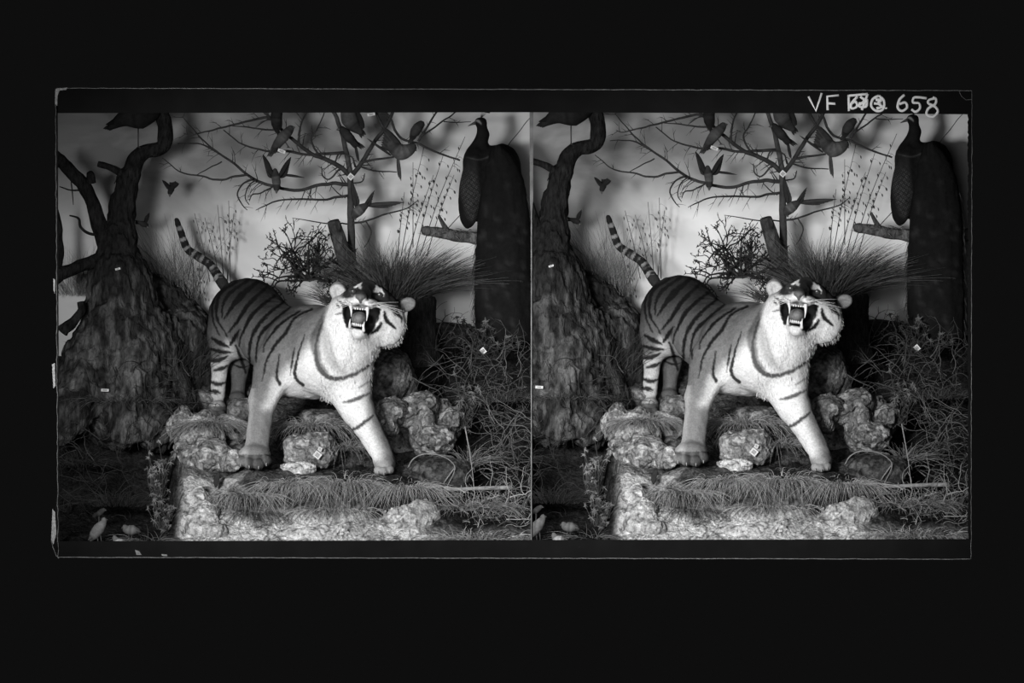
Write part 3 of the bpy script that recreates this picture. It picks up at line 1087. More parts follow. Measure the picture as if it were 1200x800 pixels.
# ------------------------------------------------------------------ bare sapling with the small birds
def build_sapling():
    t = thing('bare_tree', 'slender bare sapling with spreading leafless twigs behind the tiger, ' + S, 'tree', (414, 392, 330))
    r = random.Random(21)

    def twiglets(m, p, rad, n, L, c):
        for _ in range(int(n * 1.4)):
            i = r.randrange(1, len(p) - 1)
            a = p[i]
            tdir = p[i + 1] - p[i - 1]
            tdir /= np.linalg.norm(tdir) + 1e-9
            sd = r.choice((-1, 1))
            dv = tdir * 0.7 + np.array((-tdir[1] * sd, tdir[0] * sd, r.uniform(-.5, .5)))
            l = r.uniform(0.25, 1.3) * L
            m.strand(a, dv, l, (r.uniform(-.3, .3), r.uniform(-.1, .35), 0), max(0.42, rad[i] * 0.36), c, 6, 4)
            if l > 12:
                b = a + dv / np.linalg.norm(dv) * l * 0.5
                m.strand(b, dv + np.array((r.uniform(-1, 1), r.uniform(-1, 1), 0)), l * 0.5, (0, .1, 0), 0.45, c, 4, 3)

    def branch(pts, radii, nt=0, L=14, name='branch', d0=330, d1=None, c=0.035, side=6):
        pts = np.array(pts, float)
        d1 = d0 if d1 is None else d1
        dd = np.linspace(d0, d1, len(pts))
        p = catmull(np.column_stack([pts, dd]), 6)
        p[:, 0] += 0.7 * vnoise(p, 8, 3)
        p[:, 1] += 0.7 * vnoise(p, 8, 5)
        rad = np.interp(np.linspace(0, 1, len(p)), np.linspace(0, 1, len(radii)), radii)
        m = MB()
        m.tube(p, rad, shade_pts(p, c), side)
        twiglets(m, p, rad, nt, L, c)
        m.build(name, M_TWIG, t)

    branch([(415, 400), (414, 330), (412, 290), (411, 250), (411, 215), (409, 195), (403, 165), (397, 145), (388, 124)],
           [5.6, 5.2, 4.6, 4.2, 3.8, 3.2, 2.8, 2.5, 2.2], 4, 10, 'trunk', c=0.05, side=10)
    branch([(411, 207), (424, 190), (440, 165), (452, 148), (464, 122)], [3.0, 2.6, 2.4, 2.2, 1.8], 6, 12, d1=318)
    branch([(411, 206), (400, 197), (385, 188), (365, 180), (345, 165), (330, 152), (318, 140), (304, 126)], [2.8, 2.8, 2.5, 2.2, 1.9, 1.7, 1.5], 16, 18, d1=310)
    branch([(404, 179), (385, 180), (360, 181), (337, 177), (312, 177), (284, 169), (262, 152)], [2.0, 1.8, 1.6, 1.5, 1.2, 0.9, 0.6], 16, 16, d1=305)
    branch([(410, 217), (390, 215), (372, 217), (350, 223), (320, 218), (300, 211), (290, 205), (275, 192), (257, 180), (235, 169), (208, 168)],
           [2.4, 2.2, 2.0, 1.9, 1.8, 1.7, 1.6, 1.4, 1.2, 0.9, 0.5], 20, 20, d1=300)
    branch([(291, 205), (275, 207), (257, 211), (235, 206), (212, 202), (190, 185)], [1.4, 1.3, 1.2, 1.0, 0.8, 0.5], 6, 12, d0=305, d1=298)
    branch([(260, 189), (245, 197), (231, 205)], [0.9, 0.7, 0.5], 0, 8, d0=303)
    branch([(296, 209), (284, 216), (278, 228), (284, 240), (290, 246)], [1.1, 1.0, 0.9, 0.7, 0.4], 3, 8, d0=305)
    branch([(300, 211), (290, 220), (287, 232), (292, 240)], [0.9, 0.8, 0.7, 0.4], 3, 8, d0=306)
    branch([(410, 229), (395, 231), (377, 234), (355, 233), (330, 234), (310, 241), (300, 246)], [1.7, 1.5, 1.3, 1.2, 1.0, 0.8, 0.4], 12, 14, d1=312)
    branch([(320, 219), (306, 226), (296, 228), (292, 236)], [1.0, 0.9, 0.8, 0.4], 5, 10, d0=306)
    branch([(318, 140), (307, 138), (280, 145), (250, 152), (224, 158), (215, 156)], [1.6, 1.5, 1.2, 1.0, 0.7, 0.4], 10, 16, d0=312)
    branch([(325, 152), (305, 151), (290, 149), (272, 148)], [1.2, 1.0, 0.8, 0.5], 4, 10, d0=312)
    branch([(257, 180), (240, 166), (230, 155), (220, 144), (214, 136)], [1.0, 0.9, 0.8, 0.6, 0.3], 4, 12, d0=302)
    branch([(375, 184), (365, 165), (372, 150), (380, 132)], [1.3, 1.1, 0.9, 0.6], 8, 14, d0=322)
    branch([(350, 170), (352, 150), (358, 134), (372, 126)], [1.2, 1.1, 0.8, 0.5], 8, 14, d0=318)
    branch([(400, 196), (386, 210), (378, 205), (376, 195)], [1.2, 1.0, 0.8, 0.5], 5, 10, d0=326)
    branch([(392, 192), (398, 180), (412, 184), (416, 196)], [1.1, 1.0, 0.9, 0.8], 3, 8, d0=326)
    branch([(424, 190), (440, 187), (462, 184)], [1.6, 1.4, 1.1], 3, 9, d0=325)
    branch([(422, 195), (440, 200), (465, 201)], [1.2, 1.0, 0.6], 3, 9, d0=325)
    branch([(444, 132), (455, 136), (468, 160), (492, 169), (515, 180), (539, 188)], [1.5, 1.5, 1.5, 1.3, 1.2, 1.0], 8, 12, d0=320)
    branch([(490, 166), (502, 147), (516, 124)], [1.5, 1.3, 1.0], 3, 10, d0=320)
    branch([(495, 159), (518, 143), (540, 126)], [1.2, 1.0, 0.8], 4, 10, d0=320)
    branch([(520, 143), (535, 144), (552, 142)], [0.7, 0.6, 0.4], 2, 8, d0=320)
    branch([(440, 130), (446, 144), (453, 156)], [1.6, 1.5, 1.2], 2, 8, d0=320)
    branch([(413, 262), (427, 259), (452, 251), (475, 245), (490, 234)], [1.4, 1.2, 1.0, 0.8, 0.4], 5, 10, d0=326)
    branch([(428, 258), (435, 270), (433, 280), (427, 290)], [0.9, 0.9, 0.8, 0.6], 1, 8, d0=326)
    branch([(412, 215), (424, 212), (427, 203)], [1.0, 0.8, 0.6], 3, 7, d0=328)
    branch([(405, 232), (395, 225), (388, 218)], [0.8, 0.7, 0.4], 2, 8, d0=330)
    branch([(409, 262), (385, 262), (360, 258), (342, 256)], [0.9, 0.8, 0.6, 0.3], 3, 8, d0=330)
    branch([(560, 230), (530, 262), (520, 274)], [0.5, 0.5, 0.4], 0, 8, d0=334)
    branch([(594, 172), (605, 158), (624, 134)], [0.6, 0.5, 0.4], 0, 8, d0=344)


build_sapling()

# leaning cut post beside the sapling
t = thing('cut_post', 'short thick sawn post leaning against the bare sapling, ' + S, 'post', (416, 385, 318))
mb = MB()
p = catmull([(391, 261, 306), (400, 290, 311), (412, 335, 317), (418, 388, 322)], 6)
mb.tube(p, np.interp(np.arange(len(p)), [0, 3, len(p) - 1], [7.5, 8.5, 10]), shade_pts(p, 0.055), 14)
mb.build('log', M_BARK, t)
mb = MB()
mb.tube([(391.2, 261.5, 306), (390.4, 258.6, 305.4)], [7.4, 6.8], 0.05, 14)
mb.build('sawn_end', M_BARK, t)

# stump behind the head
t = thing('stump', 'squat dark stump below the big grass tuft, ' + S, 'stump', (494, 420, 300))
mb = MB()
p = np.array([(496, 430, 300), (494, 400, 300), (494, 370, 300), (496, 350, 300), (497, 345, 300)], float)
mb.tube(p, [24, 20, 17, 16, 13], shade_pts(p, 0.03), 16)
mb.build('wood', M_BARK, t)


# ------------------------------------------------------------------ small birds
def feather_fan(m, root, tip_a, tip_b, n, w, shade, d0, d1):
    root = np.array(root, float)
    for i in range(n):
        s = i / max(1, n - 1)
        tip = np.array(tip_a) * (1 - s) + np.array(tip_b) * s
        tip3 = np.array((tip[0], tip[1], d1 + i * 0.4))
        r3 = np.array((root[0], root[1], d0 + i * 0.4))
        tt = np.linspace(0, 1, 7)
        pts = r3 + (tip3 - r3) * tt[:, None]
        prof = np.array([0.5, 0.85, 1, 1, 0.9, 0.65, 0.12]) * w
        mtmp = MB()
        m.tube(pts, prof, shade * (0.8 + 0.4 * (i % 2)), 6, True, 0.25)


def bird(label, spine, radii, beak, shade=0.04, wings=(), tails=(), legs=(), d=318, belly=None, name='stuffed_bird', group='stuffed birds'):
    """spine: from the tail end to the crown of the head"""
    sp = np.array(spine, float)
    base = sp[:, :2].mean(0)
    t = thing(name, label + ', ' + S, 'bird', (base[0], sp[:, 1].max() + 2, d), group)
    p = catmull(np.column_stack([sp, np.full(len(sp), d)]), 5)
    rad = np.interp(np.linspace(0, 1, len(p)), np.linspace(0, 1, len(radii)), radii)
    # round off the ends
    m = MB()
    c = np.full(len(p), shade)
    if belly is not None:
        k = np.linspace(0, 1, len(p))
        c = np.where((k > 0.35) & (k < 0.8), belly, shade)
    c = c * (0.85 + 0.4 * vnoise(p, 3, 4))
    e0, e1 = p[0] - (p[1] - p[0]) * 0.6, p[-1] + (p[-1] - p[-2]) / (np.linalg.norm(p[-1] - p[-2]) + 1e-6) * rad[-1] * 0.8
    em = p[-1] + (e1 - p[-1]) * 0.6
    p2 = np.concatenate([[e0], p, [em], [e1]])
    r2 = np.concatenate([[0.3], rad, [rad[-1] * 0.75], [0.2]])
    c2 = np.concatenate([[c[0]], c, [c[-1]], [c[-1]]])
    m.tube(p2, r2, c2, 12, True)
    m.build('body', M_PLUME, t)
    hd = p[-1]
    m = MB()
    b = np.array((beak[0], beak[1], d - 2))
    m.tube(catmull([hd + (b - hd) * 0.3, hd + (b - hd) * 0.7, b], 3), np.linspace(rad[-1] * 0.6, 0.25, 7), 0.05, 7)
    m.build('beak', M_BEAK, t)
    for (root, a, bb, n, w_) in wings:
        m = MB()
        feather_fan(m, root, a, bb, n, w_, shade, d - 1, d - 5)
        m.c = [q * 0.6 for q in m.c]
        m.build('wing', M_PLUME, t)
    for (root, a, bb, n, w_) in tails:
        m = MB()
        feather_fan(m, root, a, bb, n, w_, shade, d + 1, d + 2)
        m.build('tail', M_PLUME, t)
    for (a, b2) in legs:
        m = MB()
        m.tube([(a[0], a[1], d - 1), (b2[0], b2[1], d - 1)], [0.9, 0.7], 0.05, 6)
        for k in (-1, 0, 1):
            m.tube([(b2[0], b2[1], d - 1), (b2[0] + 2.4 * k, b2[1] + 1.2, d - 4)], [0.6, 0.3], 0.05, 5)
        m.build('leg', M_BEAK, t)
    return t


bird('large dark bird perched atop the crooked old tree',
     [(128, 150), (145, 139), (163, 135), (178, 128), (184, 118)], [3, 10, 17, 13, 6], (190, 116), 0.02,
     wings=[((170, 130), (124, 146), (140, 141), 6, 4.5)], tails=[((140, 142), (121, 151), (128, 153), 4, 2.5)], legs=[((162, 148), (162, 172))], d=286)
bird('tiny dark bird hovering right of the old tree',
     [(204, 217), (201, 221), (199, 226)], [1.5, 4, 3], (199, 231), 0.025,
     wings=[((201, 222), (190, 211), (194, 218), 4, 2.2), ((201, 221), (210, 215), (206, 212), 4, 2.0)], tails=[((201, 220), (199, 213), (203, 213), 3, 1.4)], d=330)
bird('tiny dark bird with raised wing beside the old trunk',
     [(161, 260), (167, 262), (172, 264)], [1.5, 3.5, 2.6], (174, 268), 0.025,
     wings=[((170, 262), (175, 249), (172, 252), 4, 2.0)], tails=[((164, 261), (158, 258), (158, 262), 3, 1.2)], d=318)
bird('dark bird hanging upright at the top border above the left twigs',
     [(325, 155), (324, 146), (324, 136), (326, 126), (327, 120)], [2, 6, 7, 6, 4], (331, 117), 0.025,
     wings=[((327, 128), (326, 156), (330, 150), 4, 2.2)], tails=[((325, 152), (327, 162), (330, 160), 3, 1.5)], d=300)
bird('grey bird perched aslant on the left branch, head up right',
     [(318, 178), (325, 169), (332, 160), (338, 154), (341, 150)], [2.5, 5.5, 7, 5.5, 4.2], (346, 149), 0.05,
     wings=[((336, 157), (316, 181), (322, 180), 5, 2.4)], tails=[((322, 174), (313, 183), (317, 184), 3, 1.8)], legs=[((334, 166), (338, 172))], d=300, belly=0.07)
bird('swooping bird with both wings raised in a V',
     [(322, 198), (323, 206), (324, 214), (324, 221)], [2.2, 5.2, 5, 3.8], (324, 227), 0.035,
     wings=[((320, 207), (308, 181), (313, 203), 8, 3.0), ((327, 207), (341, 184), (337, 204), 8, 2.8)], tails=[((325, 204), (357, 208), (350, 206), 3, 1.3)], d=296, belly=0.09)
bird('plump dark bird at the upper border on the sapling stem',
     [(424, 156), (416, 148), (410, 140), (408, 131), (408, 123)], [3, 8, 10, 9, 5], (402, 120), 0.035,
     wings=[((418, 130), (427, 150), (422, 154), 5, 3.0)], tails=[((420, 150), (424, 162), (429, 158), 3, 2)], d=314, belly=0.07)
bird('small dark bird clinging to the sapling fork, tail down right',
     [(418, 168), (411, 163), (405, 156), (400, 151)], [2.5, 5.5, 5.5, 4], (394, 152), 0.03,
     wings=[((406, 158), (421, 171), (416, 174), 4, 2.2)], tails=[((415, 165), (428, 173), (424, 175), 3, 1.6), ((416, 167), (421, 190), (419, 188), 3, 1.4)], d=312)
bird('mottled parrot with long tail hanging from the right branch',
     [(456, 166), (462, 173), (470, 178), (478, 176), (484, 172)], [4, 8, 10, 8, 5.5], (488, 177), 0.06,
     wings=[((472, 176), (451, 150), (446, 172), 9, 4.0), ((458, 182), (430, 162), (433, 164), 2, 1.5)], tails=[((466, 182), (470, 212), (467, 208), 3, 1.7)], d=312, belly=0.10)
bird('dark upright bird right of the mottled parrot',
     [(482, 162), (486, 155), (490, 149), (494, 145)], [3, 6, 6, 4.5], (498, 147), 0.035,
     wings=[((490, 150), (480, 163), (485, 164), 4, 2.4)], tails=[((484, 160), (478, 168), (482, 168), 3, 1.8)], d=314)
bird('bird diving head down on the sapling stem, tail spread right',
     [(430, 240), (424, 244), (419, 248), (415, 252)], [3, 6, 6.5, 5], (417, 258), 0.05,
     wings=[((417, 242), (412, 211), (420, 232), 6, 3.0), ((424, 246), (439, 223), (436, 236), 5, 1.8)],
     tails=[((428, 240), (474, 237), (455, 243), 5, 2.2)], d=316, belly=0.10)
bird('small pale game bird standing upright in the lower left corner',
     [(105, 633), (110, 627), (116, 619), (121, 612), (122, 608)], [2, 6, 7, 4, 2.8], (126.5, 609), 0.16,
     wings=[((116, 618), (103, 633), (108, 632), 5, 2.4)], legs=[((114, 628), (115, 637)), ((118, 627), (119, 637))], d=8, belly=0.22)
bird('squat speckled game bird crouching near the lower left corner',
     [(163, 622), (156, 621), (149, 620), (146, 617)], [2.5, 6, 5.5, 3.2], (142, 619), 0.13,
     wings=[((150, 617), (165, 623), (163, 625), 5, 2.2)], legs=[((154, 625), (154, 634)), ((151, 625), (151, 634))], d=18, belly=0.17)
bird('white-necked small game bird at the bottom border, lower left',
     [(150, 637), (143, 636), (137, 634), (134, 629)], [2.5, 5, 4.5, 2.6], (131, 630), 0.2,
     wings=[((138, 633), (151, 638), (149, 639), 4, 2)], legs=[((141, 638), (141, 642))], d=-2, belly=0.42)
bird('little bird perched in shade above the game birds',
     [(110, 603), (115, 602), (119, 599), (122, 597)], [1.6, 3.4, 3.4, 2.4], (125, 598), 0.06,
     wings=[((117, 600), (108, 605), (110, 606), 3, 1.5)], legs=[((116, 605), (116, 620))], d=90)


# ------------------------------------------------------------------ rocks
def ico(sub):
    bm = bmesh.new()
    bmesh.ops.create_icosphere(bm, subdivisions=sub, radius=1.0)
    v = np.array([q.co[:] for q in bm.verts])
    f = [[q.index for q in fc.verts] for fc in bm.faces]
    bm.free()
    return v, f


ICO_V, ICO_F = ico(5)
ICO_V3, ICO_F3 = ico(4)


def rock(label, c, r, shade, seed, rough=0.22, lump=1.0, hi=0.5, fine=True, rot=0.0):
    V, F_ = (ICO_V, ICO_F) if fine else (ICO_V3, ICO_F3)
    n1 = fbm(V * 40, 34, seed, 3)
    n2 = np.abs(vnoise(V * 40, 12, seed + 5))
    n3 = vnoise(V * 40, 5, seed + 9)
    k = 1 + rough * (lump * n1 + 0.55 * n2 + 0.25 * n3)
    v = V * k[:, None]
    v = np.sign(v) * np.abs(v) ** 0.86
    v = v * np.array(r)
    if rot:
        cs, sn = math.cos(rot), math.sin(rot)
        v = np.column_stack([v[:, 0] * cs - v[:, 1] * sn, v[:, 0] * sn + v[:, 1] * cs, v[:, 2]])
    v = v + np.array(c)
    crack = sstep(0.14, 0.02, np.abs(fbm(v, 15, seed + 3, 3)))
    lich = sstep(0.15, 0.5, fbm(v, 9, seed + 11, 3))
    col = shade * (1 + 0.35 * vnoise(v, 7, seed)) * (1 - 0.7 * crack)
    col = col + (hi - col) * lich * 0.8
    mb = MB()
    mb.add(v, F_, np.clip(col, 0.015, 0.75))
    o = mb.build('rock', M_ROCK)
    # origin at the foot
    b = to_world((c[0], c[1] + r[1], c[2]))
    o.data.transform(__import__('mathutils').Matrix.Translation(-Vector(b)))
    o.location = b
    tag(o, label + ', ' + S, 'rock', 'rocks of the diorama')


def crag(label, lumps, shade, seed, hi, amp=1.0, k=3.0):
    L = np.array(lumps, float)
    lo = (L[:, :3] - L[:, 3:]).min(0) - 12
    hi_ = (L[:, :3] + L[:, 3:]).max(0) + 12
    fl = Field(lo, hi_, 1.5)
    for q in L:
        fl.ell(q[:3], q[3:], k)
    fl.noise(lambda p: amp * (4.5 * vnoise(p, 20, seed) + 2.2 * vnoise(p, 9, seed + 1) - 2.2 * sstep(0.2, 0.0, np.abs(vnoise(p, 13, seed + 4))) + 1.6 * vnoise(p, 4, seed + 2)), 16)
    v, f = fl.mesh()
    crack = sstep(0.16, 0.02, np.abs(fbm(v, 14, seed + 3, 3)))
    lich = sstep(0.1, 0.45, fbm(v, 8, seed + 11, 3))
    col = shade * (1 + 0.4 * vnoise(v, 6, seed)) * (1 - 0.7 * crack)
    col = col + (hi - col) * lich * 0.85
    mb = MB()
    mb.add(v, f.tolist(), np.clip(col, 0.012, 0.75))
    o = mb.build('rock', M_ROCK)
    c = L[:, :3].mean(0)
    b = to_world((c[0], (L[:, 1] + L[:, 4]).max(), c[2]))
    o.data.transform(__import__('mathutils').Matrix.Translation(-Vector(b)))
    o.location = b
    tag(o, label + ', ' + S, 'rock', 'rocks of the diorama')


crag('large lichen-spotted boulder right of the outstretched foreleg',
     [(493, 475, 190, 23, 15, 26), (462, 480, 172, 20, 14, 24), (457, 500, 166, 11, 13, 18), (478, 486, 180, 16, 14, 20), (503, 493, 172, 10, 10, 16),
      (511, 514, 170, 25, 18, 24), (529, 492, 188, 15, 16, 22), (492, 508, 190, 14, 26, 20), (500, 494, 206, 44, 28, 18), (462, 520, 214, 26, 24, 18)], 0.13, 3, 0.34, 1.0, 5)
crag('tall mottled crag at the left edge of the mound',
     [(212, 500, 215, 15, 24, 26), (238, 508, 195, 26, 24, 30), (216, 535, 185, 14, 24, 26), (248, 538, 160, 28, 22, 28), (270, 540, 140, 16, 16, 18)], 0.2, 33, 0.5, 1.0, 8)
crag('pale rock between the front paws',
     [(349, 524, 150, 17, 15, 20), (372, 520, 152, 20, 14, 20), (378, 533, 146, 17, 14, 18), (352, 537, 146, 18, 9, 16)], 0.2, 21, 0.42, 0.8)
crag('crusty pale block at the left foot of the bank',
     [(225, 618, 30, 11, 20, 16), (238, 604, 40, 16, 16, 18), (232, 588, 62, 14, 16, 18), (250, 624, 26, 20, 12, 16)], 0.34, 69, 0.6, 0.9, 7)
crag('rounded bright block under the curled grass tuft',
     [(470, 612, 58, 26, 22, 22), (494, 606, 64, 22, 20, 20), (450, 624, 50, 20, 14, 18)], 0.36, 74, 0.6, 0.8, 8)
rock('smooth grey slab behind the tiger chest, dark streaked', (456, 446, 235), (28, 36, 30), 0.085, 12, 0.16, 1, 0.2, rot=0.3)
rock('low white stone under the pale rock between the paws', (349, 549, 122), (20, 8, 12), 0.5, 28, 0.2, 1, 0.7)
rock('rounded stone between hind paw and forepaw', (272, 502, 225), (24, 13, 20), 0.26, 40, 0.2, 1, 0.4, False, 0.3)
rock('flat stone left of the hind paw', (236, 468, 320), (20, 12, 18), 0.15, 45, 0.2, 1, 0.25, False)
rock('small stone behind the hind leg', (282, 482, 300), (18, 15, 14), 0.12, 49, 0.2, 1, 0.25, False)
rock('mossy stone under the belly', (375, 492, 240), (26, 14, 22), 0.11, 52, 0.22, 1, 0.3, False)
rock('dark boulder in shadow beside the bare paw, right side', (517, 557, 120), (34, 22, 26), 0.05, 58, 0.22, 1, 0.12)
rock('gnarled pale root-like stone at the bottom centre', (365, 625, 22), (40, 12, 16), 0.5, 83, 0.22, 1, 0.65)
rock('dark stone behind the brambles, upper right', (522, 392, 370), (42, 14, 24), 0.03, 88, 0.22, 1, 0.06, False)


# ------------------------------------------------------------------ plants
def tuft(label, c, n, spread, length, up, out, r, shade, droop, name='grass_tuft', group='grass tufts', seed=1, seg=6, cone=None, fall=None, fwd=0.0):
    rr = random.Random(seed)
    m = MB()
    for _ in range(n):
        a = rr.uniform(0, 2 * math.pi)
        q = math.sqrt(rr.random())
        bx = c[0] + spread[0] * q * math.cos(a)
        bd = c[2] + spread[1] * q * math.sin(a)
        by = c[1] + rr.uniform(-2, 2)
        if fall is not None:
            by = c[1] + fall * (q * math.cos(a)) ** 2
        dv = np.array((out * q * math.cos(a) + rr.uniform(-.45, .45), -up * rr.uniform(0.6, 1.2), out * q * math.sin(a) + rr.uniform(-.3, .3)))
        if cone is not None:
            dv = dv + np.array((cone[0], cone[1], 0))
        dv = dv + np.array((0, 0, -fwd))
        L = length * rr.uniform(0.5, 1.1)
        m.strand((bx, by, bd), dv, L, (rr.uniform(-.2, .2) + 0.25 * dv[0], droop * rr.uniform(0.5, 1.3), rr.uniform(-.1, .1)), r, shade * rr.uniform(0.35, 2.1), seg, 3)
    o = m.build(name, M_STRAW)
    b = to_world(c)
    o.data.transform(__import__('mathutils').Matrix.Translation(-Vector(b)))
    o.location = b
    tag(o, label + ', ' + S, 'grass', group)
    return o


tuft('big dark bristling grass tuft fanning above the tiger head', (464, 352, 305), 950, (32, 24), 92, 1.0, 1.0, 0.55, 0.07, 0.24, seed=2, cone=(0.22, -0.1), seg=8)
tuft('dark low grass tuft left of the sapling foot', (398, 356, 300), 220, (18, 14), 36, 0.8, 0.9, 0.5, 0.05, 0.3, seed=3)
tuft('dark grass at the sapling foot', (425, 345, 312), 200, (22, 12), 52, 1.0, 0.8, 0.5, 0.045, 0.25, seed=4)
tuft('curled dry grass tuft before the outstretched paw', (474, 572, 84), 420, (30, 16), 40, 0.8, 1.1, 0.42, 0.34, 1.15, seed=5, seg=9, fwd=0.55)
tuft('dry drooping grass below the pale rock', (342, 568, 84), 420, (38, 18), 38, 0.6, 0.9, 0.42, 0.32, 1.05, seed=6, seg=9, fwd=0.6)
tuft('dry drooping grass left of the curled tuft', (402, 568, 84), 460, (38, 18), 42, 0.7, 0.9, 0.42, 0.3, 1.1, seed=7, seg=9, fwd=0.6)
tuft('matted dry grass on the slope below the left forepaw', (284, 580, 78), 420, (40, 20), 36, 0.4, 0.9, 0.42, 0.3, 1.0, seed=8, seg=8, fwd=0.7)
tuft('sparse dry grass on the low centre of the bank', (298, 602, 54), 160, (26, 10), 34, 0.5, 1.0, 0.42, 0.09, 1.1, seed=9, fwd=0.7)
tuft('thin straws hanging over the bright bank, centre', (392, 598, 60), 180, (50, 12), 34, 0.4, 1.0, 0.4, 0.34, 1.0, seed=41, seg=7, fwd=0.7)
tuft('brown grass capping the mottled crag', (246, 498, 165), 480, (28, 20), 28, 0.7, 1.2, 0.42, 0.2, 1.0, seed=10, seg=7, fwd=0.4)
tuft('fine grass under the tiger belly', (362, 500, 205), 480, (50, 20), 40, 0.6, 1.2, 0.42, 0.26, 0.9, seed=11, seg=7, fwd=0.3)
tuft('grass behind the outstretched foreleg', (404, 526, 170), 260, (26, 16), 44, 0.7, 1.0, 0.42, 0.2, 0.9, seed=12, seg=7, fwd=0.3)
tuft('moss-like grass between pale rock and boulder', (420, 556, 140), 120, (24, 12), 26, 0.7, 1.0, 0.42, 0.06, 1.0, seed=13)
tuft('dark sedge on the shadowed bank left of the tiger', (205, 440, 318), 420, (44, 24), 86, 1.0, 0.6, 0.45, 0.035, 0.35, seed=14)
tuft('tall thin straws leaning behind the tiger rump', (214, 350, 360), 90, (26, 14), 105, 1.2, 0.35, 0.4, 0.09, 0.1, seed=15, cone=(-0.22, 0))
tuft('hazy fine bush of straws right of the old trunk', (188, 345, 385), 170, (16, 12), 84, 1.0, 0.5, 0.26, 0.16, 0.15, seed=16)
tuft('hazy fine grass left of the old trunk', (100, 345, 395), 160, (34, 10), 74, 1.0, 0.5, 0.26, 0.16, 0.15, seed=17)
tuft('dark spiky grass in the lower left hollow', (138, 592, 120), 240, (34, 20), 46, 0.8, 0.9, 0.4, 0.03, 0.6, seed=18)
tuft('dark straggling grass beside the left border', (92, 545, 190), 130, (24, 20), 40, 0.7, 1.1, 0.4, 0.035, 0.6, seed=19)
tuft('dry stalks lying at the foot of the pale block', (180, 634, 20), 90, (30, 10), 34, 0.5, 1.5, 0.45, 0.12, 0.5, seed=20)
tuft('bright wiry grass along the bottom border, right', (560, 634, 26), 700, (62, 18), 34, 0.9, 1.2, 0.42, 0.34, 0.8, seed=22, seg=8, fwd=0.2)
tuft('wiry grass at the foot of the brambles', (545, 596, 86), 420, (52, 22), 36, 0.8, 1.2, 0.42, 0.2, 0.8, seed=23, seg=7, fwd=0.3)
tuft('spiky wild grass in front of the boulder right', (548, 545, 140), 130, (14, 10), 46, 0.9, 1.0, 0.42, 0.15, 0.5, seed=24)
tuft('short grass on the root mound', (150, 470, 205), 160, (50, 24), 26, 0.7, 1.1, 0.4, 0.05, 0.9, seed=25)
tuft('wispy grass below the peacock, right', (590, 470, 215), 180, (34, 22), 44, 0.9, 0.9, 0.4, 0.06, 0.7, seed=26)


def stalks(label, stems, n_sp, shade, seed, d):
    rr = random.Random(seed)
    t = thing('grass_stalks', label + ', ' + S, 'grass', (stems[0][0], stems[0][1], d), 'tall flowering grasses')
    for (x0, y0, x1, y1) in stems:
        m = MB()
        dd = d + rr.uniform(-14, 14)
        p = catmull([(x0, y0, dd), ((x0 + x1) / 2 - (x1 - x0) * 0.06, (y0 + y1) / 2, dd), (x1, y1, dd)], 6)
        m.tube(p, np.linspace(0.55, 0.3, len(p)), shade, 4)
        for i in range(n_sp):
            s = rr.uniform(0.45, 1.0)
            q = p[int(s * (len(p) - 1))]
            sx = rr.choice((-1, 1))
            ln = rr.uniform(4, 8)
            m.strand(q, (sx * 0.6 + 0.35, -0.7, rr.uniform(-.4, .4)), ln, (sx * 0.2 + 0.1, 1.1, 0), 0.25, shade, 5, 3)
            b1 = np.array((sx * 0.6 + 0.35, -0.7, 0.0))
            e = q + b1 / np.linalg.norm(b1) * ln + np.array((sx * 0.2 + 0.1, 1.1, 0)) * ln
            m.tube(e + np.array([(0, -0.5, 0), (0.5, 0.8, 0), (0.8, 2.2, 0), (0.9, 3.4, 0)]), [0.3, 0.75, 0.65, 0.15], shade * 0.9, 4)
        m.build('stalk', M_STRAW, t)


stalks('tall flowering grass stalks between sapling and peacock', [(470, 300, 497, 172), (486, 300, 520, 180), (492, 300, 545, 160), (478, 300, 508, 205),
       (484, 290, 484, 190), (466, 300, 474, 225), (500, 300, 532, 205)], 14, 0.055, 4, 330)
stalks('thin pale grass stalks above the tiger back', [(262, 330, 255, 240), (266, 330, 274, 250), (258, 330, 240, 255), (270, 330, 268, 235), (246, 330, 228, 250), (228, 380, 226, 308), (236, 380, 233, 300)],
       7, 0.13, 6, 395)


